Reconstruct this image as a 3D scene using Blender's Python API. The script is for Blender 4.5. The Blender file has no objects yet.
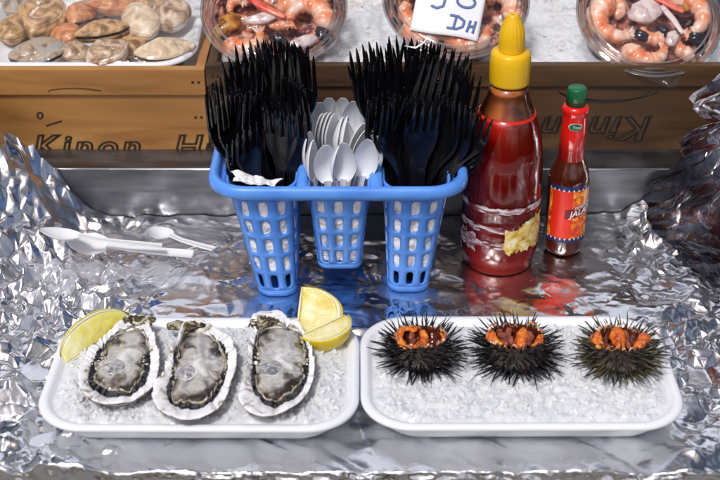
import bpy, bmesh, math, random
import numpy as np
from mathutils import Vector, Matrix, Euler
R = math.radians
PI = math.pi
scene = bpy.context.scene
COL = scene.collection
# ------------------------------------------------------------------ camera
PITCH, HC, YC, FPX = 31.0, 54.6, -90.86, 1278.0          # centimetres / photo pixels
cam_d = bpy.data.cameras.new('camera'); cam = bpy.data.objects.new('camera', cam_d); COL.objects.link(cam)
cam.location = (0, YC * .01, HC * .01); cam.rotation_euler = (R(90 - PITCH), 0, 0)
cam_d.lens = FPX / 720 * 36; cam_d.sensor_width = 36
cam_d.clip_start = .02; cam_d.clip_end = 400
cam_d.dof.use_dof = True; cam_d.dof.focus_distance = .96; cam_d.dof.aperture_fstop = 9
scene.camera = cam
# ------------------------------------------------------------------ daylight
SUN_EL, SUN_AZ = 58.0, 205.0       # azimuth of the sun, clockwise from +Y (it stands behind the camera, left)
w = bpy.data.worlds.new('World'); scene.world = w; w.use_nodes = True
nt = w.node_tree; nt.nodes.clear()
wo = nt.nodes.new('ShaderNodeOutputWorld'); bg = nt.nodes.new('ShaderNodeBackground'); sky = nt.nodes.new('ShaderNodeTexSky')
sky.sky_type = 'NISHITA'; sky.sun_disc = False; sky.sun_elevation = R(SUN_EL); sky.sun_rotation = R(SUN_AZ)
sky.air_density = 1.0; sky.dust_density = 3.0; sky.ozone_density = 1.0
# invented light and dark patches (by direction, so the foil has something to mirror)
tc = nt.nodes.new('ShaderNodeTexCoord'); nz = nt.nodes.new('ShaderNodeTexNoise'); nz.inputs['Scale'].default_value = 2.6
nz.inputs['Detail'].default_value = 5; rp = nt.nodes.new('ShaderNodeValToRGB')
rp.color_ramp.elements[0].position = .40; rp.color_ramp.elements[0].color = (.24, .18, .15, 1)
rp.color_ramp.elements[1].position = .62; rp.color_ramp.elements[1].color = (1.85, 1.6, 1.42, 1)
mx = nt.nodes.new('ShaderNodeMix'); mx.data_type = 'RGBA'; mx.blend_type = 'MULTIPLY'; mx.inputs['Factor'].default_value = 1
nt.links.new(tc.outputs['Generated'], nz.inputs['Vector']); nt.links.new(nz.outputs['Fac'], rp.inputs['Fac'])
nt.links.new(sky.outputs['Color'], mx.inputs['A']); nt.links.new(rp.outputs['Color'], mx.inputs['B'])
# added bright lobe in the sky ahead, to brighten the foil's reflections
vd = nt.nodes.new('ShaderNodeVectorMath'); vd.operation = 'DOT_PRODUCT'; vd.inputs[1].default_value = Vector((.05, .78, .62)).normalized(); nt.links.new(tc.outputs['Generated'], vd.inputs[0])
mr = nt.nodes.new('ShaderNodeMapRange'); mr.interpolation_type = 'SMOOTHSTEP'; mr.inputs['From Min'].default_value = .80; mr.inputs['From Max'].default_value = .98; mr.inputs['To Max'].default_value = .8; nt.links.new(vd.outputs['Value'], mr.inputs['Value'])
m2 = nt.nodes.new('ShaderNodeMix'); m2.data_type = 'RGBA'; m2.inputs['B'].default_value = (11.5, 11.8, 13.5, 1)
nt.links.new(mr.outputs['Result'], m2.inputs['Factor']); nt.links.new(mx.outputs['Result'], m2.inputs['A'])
# second added bright lobe, high behind the camera, for highlights on the forks
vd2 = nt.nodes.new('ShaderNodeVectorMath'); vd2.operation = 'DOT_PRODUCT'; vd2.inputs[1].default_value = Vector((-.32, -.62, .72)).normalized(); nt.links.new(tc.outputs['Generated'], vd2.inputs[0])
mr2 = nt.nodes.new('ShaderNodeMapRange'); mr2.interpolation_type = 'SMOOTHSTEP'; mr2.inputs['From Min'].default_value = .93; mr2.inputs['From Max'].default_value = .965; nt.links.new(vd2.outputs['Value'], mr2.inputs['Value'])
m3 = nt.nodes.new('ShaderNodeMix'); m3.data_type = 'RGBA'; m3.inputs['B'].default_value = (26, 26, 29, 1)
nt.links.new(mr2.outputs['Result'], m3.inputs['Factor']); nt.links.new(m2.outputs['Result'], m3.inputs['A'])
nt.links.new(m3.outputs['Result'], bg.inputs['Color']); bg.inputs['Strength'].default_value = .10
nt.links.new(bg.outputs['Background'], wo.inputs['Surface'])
sd = bpy.data.lights.new('sun', 'SUN'); sun = bpy.data.objects.new('sun', sd); COL.objects.link(sun)
sd.energy = 2.4; sd.angle = R(9); sd.color = (1, .96, .91)
sv = Vector((math.sin(R(SUN_AZ)) * math.cos(R(SUN_EL)), math.cos(R(SUN_AZ)) * math.cos(R(SUN_EL)), math.sin(R(SUN_EL))))
sun.rotation_euler = sv.to_track_quat('Z', 'Y').to_euler(); sun.location = (0, 0, 3)
scene.view_settings.view_transform = 'Standard'; scene.view_settings.look = 'None'
scene.view_settings.exposure = -0.10; scene.view_settings.gamma = 1
scene.render.engine = 'CYCLES'
scene.cycles.max_bounces = 10; scene.cycles.transparent_max_bounces = 16

# ------------------------------------------------------------------ helpers
FW = Vector((0, math.cos(R(PITCH)), -math.sin(R(PITCH)))); UPV = Vector((0, math.sin(R(PITCH)), math.cos(R(PITCH))))
CAMP = Vector((0, YC, HC))
def ray(px, py): return FW + Vector((1, 0, 0)) * ((px - 360) / FPX) + UPV * ((240 - py) / FPX)
def U(px, py, z=None, y=None, p=None, n=None):
    """photo pixel -> real point (cm) on the plane z=, y= or through p with normal n"""
    d = ray(px, py)
    if z is not None: t = (z - CAMP.z) / d.z
    elif y is not None: t = (y - CAMP.y) / d.y
    else: t = (Vector(p) - CAMP).dot(n) / d.dot(n)
    return CAMP + d * t
class MB:
    def __init__(s): s.v = []; s.f = []; s.m = []; s.c = []
    def add(s, verts, faces, mi=0):
        o = len(s.v); s.v += [Vector(v) for v in verts]; s.f += [tuple(i + o for i in f) for f in faces]; s.m += [mi] * len(faces); return o
    def box(s, a, b, mi=0, M=None, bev=0):
        x0, y0, z0 = a; x1, y1, z1 = b
        if bev:
            bm = bmesh.new(); bmesh.ops.create_cube(bm, size=1)
            for v in bm.verts: v.co = Vector((x0 + (v.co.x + .5) * (x1 - x0), y0 + (v.co.y + .5) * (y1 - y0), z0 + (v.co.z + .5) * (z1 - z0)))
            bmesh.ops.bevel(bm, geom=bm.edges[:], offset=bev, segments=2, affect='EDGES', profile=.7)
            bm.verts.index_update(); vs = [v.co.copy() for v in bm.verts]; fs = [[v.index for v in f.verts] for f in bm.faces]; bm.free()
        else:
            vs = [Vector(q) for q in ((x0, y0, z0), (x1, y0, z0), (x1, y1, z0), (x0, y1, z0), (x0, y0, z1), (x1, y0, z1), (x1, y1, z1), (x0, y1, z1))]
            fs = [(0, 3, 2, 1), (4, 5, 6, 7), (0, 1, 5, 4), (1, 2, 6, 5), (2, 3, 7, 6), (3, 0, 4, 7)]
        if M: vs = [M @ v for v in vs]
        s.add(vs, fs, mi)
    def rings(s, rings, closed=True, cap0=False, cap1=False, mi=0):
        n = len(rings[0]); o = len(s.v); fs = []
        for r in rings: s.v += [Vector(v) for v in r]
        for i in range(len(rings) - 1):
            for j in range(n if closed else n - 1):
                k = (j + 1) % n
                fs.append((o + i * n + j, o + i * n + k, o + (i + 1) * n + k, o + (i + 1) * n + j))
        if cap0: fs.append(tuple(o + j for j in reversed(range(n))))
        if cap1: fs.append(tuple(o + (len(rings) - 1) * n + j for j in range(n)))
        s.f += fs; s.m += [mi] * len(fs)
    def tube(s, pts, rad, n=8, mi=0, cap=True, flat=1.0, upv=(0, 0, 1)):
        pts = [Vector(p) for p in pts]; rr = []
        for i, p in enumerate(pts):
            t = (pts[min(i + 1, len(pts) - 1)] - pts[max(i - 1, 0)]).normalized()
            a = t.cross(Vector(upv)); a = a.normalized() if a.length > 1e-4 else t.orthogonal().normalized()
            b = a.cross(t); r = rad[i] if isinstance(rad, (list, tuple)) else rad
            rr.append([p + a * (r * math.cos(2 * PI * k / n)) + b * (r * flat * math.sin(2 * PI * k / n)) for k in range(n)])
        s.rings(rr, True, cap, cap, mi)
    def lathe(s, prof, n=48, c=(0, 0, 0), mi=0, cap0=True, cap1=True):
        s.rings([[Vector((c[0] + r * math.cos(2 * PI * k / n), c[1] + r * math.sin(2 * PI * k / n), c[2] + z)) for k in range(n)] for r, z in prof], True, cap0, cap1, mi)
    def build(s, name, mats, parent=None, smooth=True, local=False, sharp=None, data_only=False):
        me = bpy.data.meshes.new(name)
        off = Vector((0, 0, 0))
        if parent is not None and not local: off = world_loc(parent) * 100
        me.from_pydata([tuple((v - off) * .01) for v in s.v], [], s.f)
        if not isinstance(mats, (list, tuple)): mats = [mats]
        for m in mats: me.materials.append(m)
        if len(mats) > 1: me.polygons.foreach_set('material_index', s.m)
        me.polygons.foreach_set('use_smooth', [smooth] * len(me.polygons))
        if sharp: me.set_sharp_from_angle(angle=R(sharp))
        me.update()
        if data_only: return me
        o = bpy.data.objects.new(name, me); COL.objects.link(o)
        if parent is not None: o.parent = parent
        return o
def world_loc(o):
    v = Vector(o.location)
    while o.parent is not None: o = o.parent; v += Vector(o.location)
    return v
def tag(o, label=None, cat=None, group=None, kind=None):
    if label: o['label'] = label
    if cat: o['category'] = cat
    if group: o['group'] = group
    if kind: o['kind'] = kind
    return o
def thing(name, label, cat, loc=(0, 0, 0), group=None):
    o = bpy.data.objects.new(name, None); COL.objects.link(o); o.location = Vector(loc) * .01
    o.empty_display_size = .02
    return tag(o, label, cat, group)
def recenter(o):
    """put a single-mesh thing's origin at the middle of its base"""
    me = o.data; xs = np.empty(len(me.vertices) * 3); me.vertices.foreach_get('co', xs); q = xs.reshape(-1, 3)
    c = Vector(((q[:, 0].min() + q[:, 0].max()) / 2, (q[:, 1].min() + q[:, 1].max()) / 2, q[:, 2].min()))
    q -= np.array(c); me.vertices.foreach_set('co', q.ravel()); me.update(); o.location = Vector(o.location) + c
    return o
def mod(o, typ, **k):
    m = o.modifiers.new(typ.lower(), typ)
    for a, b in k.items(): setattr(m, a, b)
    return m
# value noise, numpy
def vnoise(x, y, seed=0, z=None):
    x = np.asarray(x, float); y = np.asarray(y, float); xi = np.floor(x).astype(np.int64); yi = np.floor(y).astype(np.int64)
    xf = x - xi; yf = y - yi; u = xf * xf * (3 - 2 * xf); v = yf * yf * (3 - 2 * yf)
    def h(a, b):
        n = (a * 374761393 + b * 668265263 + seed * 974634777) & 0x7fffffff
        n = ((n ^ (n >> 13)) * 1274126177) & 0x7fffffff
        return ((n ^ (n >> 16)) & 0xffff) / 65535.0 * 2 - 1
    return (h(xi, yi) * (1 - u) + h(xi + 1, yi) * u) * (1 - v) + (h(xi, yi + 1) * (1 - u) + h(xi + 1, yi + 1) * u) * v
def fbm(x, y, seed=0, oc=4):
    s = 0; a = 1
    for i in range(oc): s = s + a * vnoise(x * 2 ** i, y * 2 ** i, seed + i * 7); a *= .5
    return s
def rnoise(p, f, seed):      # scalar 3-D-ish noise
    return float(fbm(np.array([p[0] * f + p[2] * f * .7]), np.array([p[1] * f - p[2] * f * .6]), seed, 3)[0])

# ------------------------------------------------------------------ materials
def P(name, col=(.8, .8, .8), rough=.5, metal=0, coat=0, spec=.5, trans=0, ior=1.45, sss=0, sssr=(.3, .2, .1), sheen=0,
      noise=None, ramp=None, bump=None, alpha=1, attr=None, emit=None, extra=None, rough_noise=None):
    """noise=(scale, detail, distortion); ramp=[(pos,colour),...]; bump=[(kind, scale, strength, dist_cm), ...]"""
    m = bpy.data.materials.new(name); m.use_nodes = True; t = m.node_tree; b = t.nodes['Principled BSDF']; L = t.links
    b.inputs['Base Color'].default_value = (*col, 1); b.inputs['Roughness'].default_value = rough; b.inputs['Metallic'].default_value = metal
    b.inputs['Coat Weight'].default_value = coat; b.inputs['Coat Roughness'].default_value = .06; b.inputs['Specular IOR Level'].default_value = spec
    b.inputs['Transmission Weight'].default_value = trans; b.inputs['IOR'].default_value = ior; b.inputs['Alpha'].default_value = alpha
    if sss:
        b.inputs['Subsurface Weight'].default_value = sss; b.inputs['Subsurface Radius'].default_value = sssr; b.inputs['Subsurface Scale'].default_value = .01
    tcn = t.nodes.new('ShaderNodeTexCoord'); vec = tcn.outputs['Object']
    if ramp:
        if attr:
            a = t.nodes.new('ShaderNodeAttribute'); a.attribute_name = attr; fac = a.outputs['Fac']
            if noise:
                n = t.nodes.new('ShaderNodeTexNoise'); n.inputs['Scale'].default_value = noise[0] ; n.inputs['Detail'].default_value = noise[1]
                L.new(vec, n.inputs['Vector']); ma = t.nodes.new('ShaderNodeMath'); ma.operation = 'MULTIPLY_ADD'
                L.new(n.outputs['Fac'], ma.inputs[0]); ma.inputs[1].default_value = noise[2]; L.new(fac, ma.inputs[2])
                sb = t.nodes.new('ShaderNodeMath'); sb.operation = 'SUBTRACT'; L.new(ma.outputs[0], sb.inputs[0]); sb.inputs[1].default_value = noise[2] / 2; fac = sb.outputs[0]
        else:
            n = t.nodes.new('ShaderNodeTexNoise'); n.inputs['Scale'].default_value = noise[0]; n.inputs['Detail'].default_value = noise[1]
            n.inputs['Distortion'].default_value = noise[2] if len(noise) > 2 else 0
            if len(noise) > 3:
                mp = t.nodes.new('ShaderNodeMapping'); mp.inputs['Scale'].default_value = noise[3]; L.new(vec, mp.inputs['Vector']); L.new(mp.outputs['Vector'], n.inputs['Vector'])
            else: L.new(vec, n.inputs['Vector'])
            fac = n.outputs['Fac']
        r = t.nodes.new('ShaderNodeValToRGB'); e = r.color_ramp.elements
        while len(e) < len(ramp): e.new(.5)
        for q, (pp, cc) in zip(e, ramp): q.position = pp; q.color = (*cc, 1)
        L.new(fac, r.inputs['Fac']); L.new(r.outputs['Color'], b.inputs['Base Color'])
    if rough_noise:
        n = t.nodes.new('ShaderNodeTexNoise'); n.inputs['Scale'].default_value = rough_noise[0]; n.inputs['Detail'].default_value = 4; L.new(vec, n.inputs['Vector'])
        mr = t.nodes.new('ShaderNodeMapRange'); mr.inputs['From Min'].default_value = .35; mr.inputs['From Max'].default_value = .65
        mr.inputs['To Min'].default_value = rough_noise[1]; mr.inputs['To Max'].default_value = rough_noise[2]
        L.new(n.outputs['Fac'], mr.inputs['Value']); L.new(mr.outputs['Result'], b.inputs['Roughness'])
    if bump:
        prev = None
        for kind, sc, st, ds in bump:
            if kind == 'noise':
                n = t.nodes.new('ShaderNodeTexNoise'); n.inputs['Detail'].default_value = 4; out = n.outputs['Fac']
            elif kind == 'fnoise':
                n = t.nodes.new('ShaderNodeTexNoise'); n.inputs['Detail'].default_value = 3; n.inputs['Distortion'].default_value = 1.5; out = n.outputs['Fac']
            else:
                n = t.nodes.new('ShaderNodeTexVoronoi'); n.feature = 'DISTANCE_TO_EDGE' if kind == 'edge' else 'F1'; out = n.outputs['Distance']
            if isinstance(sc, tuple):
                mp = t.nodes.new('ShaderNodeMapping'); mp.inputs['Scale'].default_value = sc; L.new(vec, mp.inputs['Vector']); L.new(mp.outputs['Vector'], n.inputs['Vector']); n.inputs['Scale'].default_value = 1
            else: n.inputs['Scale'].default_value = sc; L.new(vec, n.inputs['Vector'])
            bp = t.nodes.new('ShaderNodeBump'); bp.inputs['Strength'].default_value = st; bp.inputs['Distance'].default_value = ds * .01
            L.new(out, bp.inputs['Height'])
            if prev: L.new(prev.outputs['Normal'], bp.inputs['Normal'])
            prev = bp
        L.new(prev.outputs['Normal'], b.inputs['Normal'])
    if emit: b.inputs['Emission Color'].default_value = (*emit[0], 1); b.inputs['Emission Strength'].default_value = emit[1]
    return m
def clear(name, tint=(1, 1, 1), rough=.04, refl=1.0, ior=1.5, bump=None, milky=0, milk=(.8, .8, .85)):
    """thin clear plastic sheet: see-through, with mirror glints growing at grazing angles"""
    m = bpy.data.materials.new(name); m.use_nodes = True; t = m.node_tree; t.nodes.clear(); L = t.links
    o = t.nodes.new('ShaderNodeOutputMaterial'); tr = t.nodes.new('ShaderNodeBsdfTransparent'); gl = t.nodes.new('ShaderNodeBsdfGlossy')
    tr.inputs['Color'].default_value = (*tint, 1); gl.inputs['Roughness'].default_value = rough
    fr = t.nodes.new('ShaderNodeFresnel'); fr.inputs['IOR'].default_value = ior; mxs = t.nodes.new('ShaderNodeMixShader')
    mu = t.nodes.new('ShaderNodeMath'); mu.operation = 'MULTIPLY'; mu.use_clamp = True; mu.inputs[1].default_value = refl; L.new(fr.outputs[0], mu.inputs[0])
    base = tr.outputs[0]
    if milky:
        df = t.nodes.new('ShaderNodeBsdfDiffuse'); df.inputs['Color'].default_value = (*milk, 1); m2 = t.nodes.new('ShaderNodeMixShader'); m2.inputs[0].default_value = milky
        L.new(tr.outputs[0], m2.inputs[1]); L.new(df.outputs[0], m2.inputs[2]); base = m2.outputs[0]
    L.new(mu.outputs[0], mxs.inputs[0]); L.new(base, mxs.inputs[1]); L.new(gl.outputs[0], mxs.inputs[2]); L.new(mxs.outputs[0], o.inputs['Surface'])
    if bump:
        tcn = t.nodes.new('ShaderNodeTexCoord'); n = t.nodes.new('ShaderNodeTexNoise'); n.inputs['Scale'].default_value = bump[0]; n.inputs['Detail'].default_value = 3; n.inputs['Distortion'].default_value = 1
        L.new(tcn.outputs['Object'], n.inputs['Vector']); bp = t.nodes.new('ShaderNodeBump'); bp.inputs['Strength'].default_value = bump[1]; bp.inputs['Distance'].default_value = bump[2] * .01
        L.new(n.outputs['Fac'], bp.inputs['Height']); L.new(bp.outputs['Normal'], gl.inputs['Normal']); L.new(bp.outputs['Normal'], fr.inputs['Normal'])
    return m
M = {}
M['foil'] = P('aluminium_foil', (.78, .785, .80), .2, 1, bump=[('fnoise', 70, .35, .08), ('fnoise', 230, .12, .03)], rough_noise=(30, .14, .30))
M['foil_dark'] = P('foil_painted_reflection', (.2, .17, .18), .16, 1, bump=[('fnoise', 60, .4, .1)], noise=(14, 3, 1), ramp=[(.42, (.09, .08, .085)), (.56, (.24, .22, .235)), (.68, (.60, .59, .62))])  # dark reflections and bright crease highlights painted into the foil's colour
M['steel'] = P('steel', (.3, .3, .33), .5, 1, noise=(22, 5, .5, (.4, 3, 3)), ramp=[(.3, (.10, .10, .11)), (.7, (.26, .265, .29))], rough_noise=(35, .38, .6), bump=[('noise', 60, .1, .04)])
M['table'] = P('dark_table', (.012, .012, .014), .5)
M['ground'] = P('dark_pavement', (.09, .085, .08), .9, noise=(3, 6, .2), ramp=[(.3, (.13, .125, .12)), (.7, (.26, .25, .24))])
M['wood'] = P('crate_board', (.5, .25, .09), .55, noise=(14, 12, .9, (.45, 1.2, 2.6)), ramp=[(.28, (.19, .08, .02)), (.42, (.34, .155, .042)), (.56, (.42, .205, .058)), (.72, (.52, .28, .09))], bump=[('noise', (40, 60, 260), .25, .03)])
M['wood_dark'] = P('crate_board_dark', (.3, .15, .06), .6, noise=(14, 12, .9, (.45, 1.2, 2.6)), ramp=[(.30, (.030, .015, .007)), (.46, (.075, .036, .014)), (.58, (.10, .050, .020)), (.74, (.15, .08, .032))], bump=[('noise', (40, 60, 260), .25, .03)])  # same board in a darker tone, for the right crate
M['wood_orange'] = P('orange_slat', (.6, .25, .05), .5, noise=(12, 6, .8, (1, 1, .2)), ramp=[(.3, (.42, .15, .025)), (.7, (.75, .34, .08))])
M['nail'] = P('rusty_nail', (.05, .03, .02), .5, .6)
M['ink'] = P('printing_ink', (.03, .018, .012), .8)
M['ice'] = P('crushed_ice', (.80, .84, .88), .16, trans=.25, ior=1.31, sss=.15, sssr=(.5, .6, .8), noise=(170, 4, .5), ramp=[(.34, (.74, .79, .86)), (.5, (.88, .91, .95)), (.64, (.95, .96, .98))], bump=[('noise', 260, .5, .06), ('edge', 150, .3, .06)])
M['foam'] = P('foam_tray', (.80, .83, .88), .38, sss=.1, bump=[('noise', 500, .08, .02)])
M['blue'] = P('blue_plastic', (.10, .31, .88), .30, spec=.5, sss=.05, noise=(22, 6, .8), ramp=[(.35, (.075, .25, .76)), (.6, (.115, .33, .88))], rough_noise=(30, .2, .46), bump=[('noise', 45, .12, .05), ('noise', (300, 300, 30), .06, .02)])
M['white_pl'] = P('white_plastic', (.80, .81, .83), .25, sss=.1)
M['black_pl'] = P('black_plastic', (.005, .005, .007), .13, spec=.45, coat=.22)
M['paper'] = P('napkin', (.90, .90, .92), .8, bump=[('noise', 160, .5, .1), ('fnoise', 90, .8, .3)], noise=(110, 5, 1.5), ramp=[(.38, (.55, .55, .58)), (.5, (.90, .90, .92))])
M['rim_red'] = None
# ================================================================== THE SETTING
WY = 4.2      # steel upstand, front face
m = MB(); m.box((-400, -400, -81), (400, 400, -80)); tag(m.build('pavement', M['ground'], smooth=False), kind='structure')
m = MB(); m.box((-58, -28.6, -4.2), (58, 60, -.45)); m.box((-56, -26, -80), (-52, -22, -4.2)); m.box((52, -26, -80), (56, -22, -4.2)); m.box((-56, 54, -80), (-52, 58, -4.2)); m.box((52, 54, -80), (56, 58, -4.2))
tag(m.build('table_surface', M['table'], smooth=False), kind='structure')
# steel cold-shelf
t = thing('steel_shelf', 'low brushed steel shelf with a bright front edge carrying the printed crates', 'shelf', (0, WY + 10, 0))
m = MB(); m.box((-57, WY, -.4), (57, WY + 3.9, 4.35), bev=.12); m.build('shelf_front', M['steel'], t, smooth=False)
m = MB(); m.tube([(-57, WY + .05, 4.42), (57, WY + .05, 4.42)], .1, 8); m.build('edge_bead', P('bright_steel', (.75, .75, .78), .2, 1), t)
m = MB(); m.box((-57, WY + 3.9, -.4), (57, WY + 30, .2)); m.build('base_sheet', M['steel'], t, smooth=False)

# ------------------------------------------------------------------ foil
def tri(p): return np.abs((p - np.floor(p)) * 2 - 1)
def crumple(X, Y, seed, n=14, lmin=.6, lmax=6, slope=.16, ang=None, aspread=PI):
    rs = np.random.RandomState(seed); H = np.zeros_like(X); wx = X + fbm(X / 5, Y / 5, seed, 2) * 1.2; wy = Y + fbm(X / 5 + 9, Y / 5, seed + 3, 2) * 1.2
    for i in range(n):
        lam = lmin * (lmax / lmin) ** (i / (n - 1)); a = rs.uniform(0, PI) if ang is None else ang + rs.uniform(-.5, .5) * aspread
        gate = np.clip(.5 + 1.1 * fbm(X / (lam * 2.2) + i * 5, Y / (lam * 2.2), seed + i, 2), 0, 1.3)
        ph = (wx * math.cos(a) + wy * math.sin(a)) / lam + rs.uniform(0, 1) + .35 * fbm(X / lam / 1.6, Y / lam / 1.6, seed + 50 + i, 1)
        H += (tri(ph) - .5) * lam * slope * gate
    return H
def sstep(a, b, x):
    q = np.clip((x - a) / (b - a), 0, 1); return q * q * (3 - 2 * q)
def foil_h(X, Y):
    lm = sstep(-14, -20, X + .3 * Y * 0 + 1.2 * fbm(X / 3, Y / 3, 2, 2)); rm = sstep(19, 24, X + 1.0 * fbm(X / 3, Y / 3, 4, 2)); back = sstep(-14.5, -12.0, Y); front = sstep(-24.0, -26.5, Y)
    fz = front * sstep(-23, -20, X) * sstep(25, 21, X)
    H = crumple(X, Y, 3, 14, 1.0, 5.0, .25) * np.maximum(lm, .10)
    H *= 1 - .92 * np.exp(-(((X + 16.5) / 6.5) ** 4 + ((Y + .8) / 3) ** 4))
    H += crumple(X, Y, 12, 12, .9, 4.0, .20) * rm * (1 - back * .3)
    H += crumple(X * .5, Y, 21, 12, .5, 3.2, .012, ang=PI / 2, aspread=2.0) * back * (1 - lm)
    loc_ = np.clip(fbm(X / 5, Y / 3, 66, 3) - .15, 0, 1) * back * (1 - lm); H += crumple(X, Y, 23, 9, .5, 2.6, .11) * loc_
    H += (crumple(X, Y * .6, 31, 6, 3.5, 9, .035) + .09 * fbm(X / 3, Y / 4, 5, 2)) * fz
    H += crumple(X * .8 + Y * .9, Y * .5, 37, 7, 1.5, 4.5, .035) * front
    cr = np.exp(-((Y + 13.0 + .25 * fbm(X / 3, X * 0, 8, 2)) / .45) ** 2) * (.35 + .35 * np.clip(fbm(X / 4, X * 0 + 3, 9, 2) + .3, 0, 1))
    H += cr * (1 - lm * .8)
    H += .5 * np.exp(-(((X + 22) / 6) ** 2 + ((Y + 9.5) / 3.5) ** 2)) * (.6 + .4 * fbm(X / 2, Y / 2, 77, 2))
    e = np.interp(-X, [18, 22.0, 23.6, 25, 26.6, 28.4, 30, 36, 45], [0, .2, 1.2, 3.4, 5.8, 8.2, 11.0, 14, 15])
    fall = np.clip((Y + 9) / (WY + 9), 0, 1) ** 1.6
    H += e * fall * (1 + .10 * fbm(X / 1.5, Y / 1.5, 41, 3) * fall)
    H += np.interp(X, [19, 22, 26, 40], [0, .5, 2.0, 3.0]) * np.clip((Y + 2) / 6, 0, 1) ** 1.5
    return H
x0, x1, y0, y1 = -44, 44, -28.7, WY - .15
# foil: a coarse jittered net gives big flat facets with sharp creases where it is crumpled; between them it is finely meshed and smooth
nxc, nyc, SB = 190, 72, 4
gx = np.linspace(x0, x1, nxc); gy = np.linspace(y0, y1, nyc); X, Y = np.meshgrid(gx, gy); jt = np.random.RandomState(9)
jx = jt.uniform(-.36, .36, X.shape) * (gx[1] - gx[0]); jy = jt.uniform(-.36, .36, X.shape) * (gy[1] - gy[0]); jy[0] = 0; jy[-1] = 0
Xc, Yc = X + jx, Y + jy; Zc = foil_h(Xc, Yc); diag = jt.rand(nyc - 1, nxc - 1) < .5
nx, ny = (nxc - 1) * SB + 1, (nyc - 1) * SB + 1; II, JJ = np.meshgrid(np.arange(nx), np.arange(ny)); ci = np.minimum(II // SB, nxc - 2); cj = np.minimum(JJ // SB, nyc - 2); fa = II / SB - ci; fb = JJ / SB - cj
def pl(A):
    p00, p10, p01, p11 = A[cj, ci], A[cj, ci + 1], A[cj + 1, ci], A[cj + 1, ci + 1]; d0 = np.where(fa >= fb, p00 + fa * (p10 - p00) + fb * (p11 - p10), p00 + fb * (p01 - p00) + fa * (p11 - p01))
    d1 = np.where(fa + fb <= 1, p00 + fa * (p10 - p00) + fb * (p01 - p00), p11 + (1 - fa) * (p01 - p11) + (1 - fb) * (p10 - p11)); return np.where(diag[cj, ci], d0, d1)
X, Y, Zl = pl(Xc), pl(Yc), pl(Zc)
rough_ = .25 + .75 * np.clip(sstep(-13.5, -17, X + 1.2 * fbm(X / 2, Y / 2, 15, 2)) + sstep(18, 22, X + 1.2 * fbm(X / 2, Y / 2, 16, 2)), 0, 1)
Z = Zl * rough_ + foil_h(X, Y) * (1 - rough_) + crumple(X, Y, 44, 5, .35, .9, .03) * rough_
Z = np.maximum(Z, -.35)
def press(Z, cx, cy, rx, ry, z=0.0, soft=1.2):
    d = np.maximum(np.abs(X - cx) - rx, np.abs(Y - cy) - ry); wgt = sstep(soft, 0, d); return Z * (1 - wgt) + np.minimum(Z, z) * wgt
for q in ((-11, -20.2, 9.5, 4.8), (11, -20.2, 9.5, 4.8), (-6.1, -4.5, 1.6, 4.2), (3.6, -4.5, 1.8, 4.0), (10.2, -3.6, 3.2, 3.2), (15.8, -1.4, 1.8, 1.8)): Z = press(Z, *q, z=0.0, soft=.8)
gx = X[0]; hem = []
for k in range(1, 8):
    a = k / 7
    yy = -28.7 - .25 * math.sin(a * PI * .5) + .12 * fbm(gx / .7, gx * 0 + k * .5, 61, 3); zz = Z[0] * (1 - a) - a * (1.0 + .5 * fbm(gx / 2.5, gx * 0, 62, 3))
    hem.append(np.stack([gx, yy, zz], -1))
pts = np.concatenate([np.stack(hem[::-1], 0), np.stack([X, Y, Z], -1)], 0); nr = pts.shape[0]; idx = np.arange(nr * nx).reshape(nr, nx)
a_, b_, c_, d_ = idx[:-1, :-1].ravel(), idx[:-1, 1:].ravel(), idx[1:, 1:].ravel(), idx[1:, :-1].ravel()
ri = np.arange(nr - 1)[:, None] - 7; dg = diag[np.clip(ri // SB, 0, nyc - 2), np.minimum(np.arange(nx - 1)[None] // SB, nxc - 2)].ravel()
faces = np.concatenate([np.where(dg[:, None], np.stack([a_, b_, c_], -1), np.stack([a_, b_, d_], -1)), np.where(dg[:, None], np.stack([a_, c_, d_], -1), np.stack([b_, c_, d_], -1))])
def np_mesh(name, V, F, mats, smooth=True):
    me = bpy.data.meshes.new(name); me.vertices.add(len(V)); me.vertices.foreach_set('co', (np.asarray(V, float) * .01).ravel())
    me.loops.add(F.size); me.loops.foreach_set('vertex_index', F.ravel().astype(np.int32)); me.polygons.add(len(F))
    me.polygons.foreach_set('loop_start', np.arange(0, F.size, F.shape[1], dtype=np.int32)); me.update(calc_edges=True); me.validate()
    me.polygons.foreach_set('use_smooth', [smooth] * len(me.polygons))
    for q in (mats if isinstance(mats, (list, tuple)) else [mats]): me.materials.append(q)
    o = bpy.data.objects.new(name, me); COL.objects.link(o); return o
fo = np_mesh('foil_sheet', pts.reshape(-1, 3), faces, M['foil'])
cen = pts.reshape(-1, 3)[faces].mean(1); rf = np.concatenate([np.zeros((7, nx)), rough_]).ravel()[faces].mean(1); sm_ = np.ones(len(faces), bool); fo.data.polygons.foreach_set('use_smooth', sm_)
tag(fo, 'large crumpled aluminium foil sheet covering the whole table under the trays', 'foil')
# flat foil wings beyond the frame are part of the same sheet's neighbours: table shows dark there

# dark crumpled foil rising on the right
nu, nv = 46, 84
uu, vv = np.meshgrid(np.linspace(0, 1, nu), np.linspace(0, 1, nv)); _r = np.random.RandomState(5); uu[:, 1:-1] += _r.uniform(-.4, .4, uu[:, 1:-1].shape) / nu; vv[1:-1] += _r.uniform(-.4, .4, vv[1:-1].shape) / nv
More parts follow.
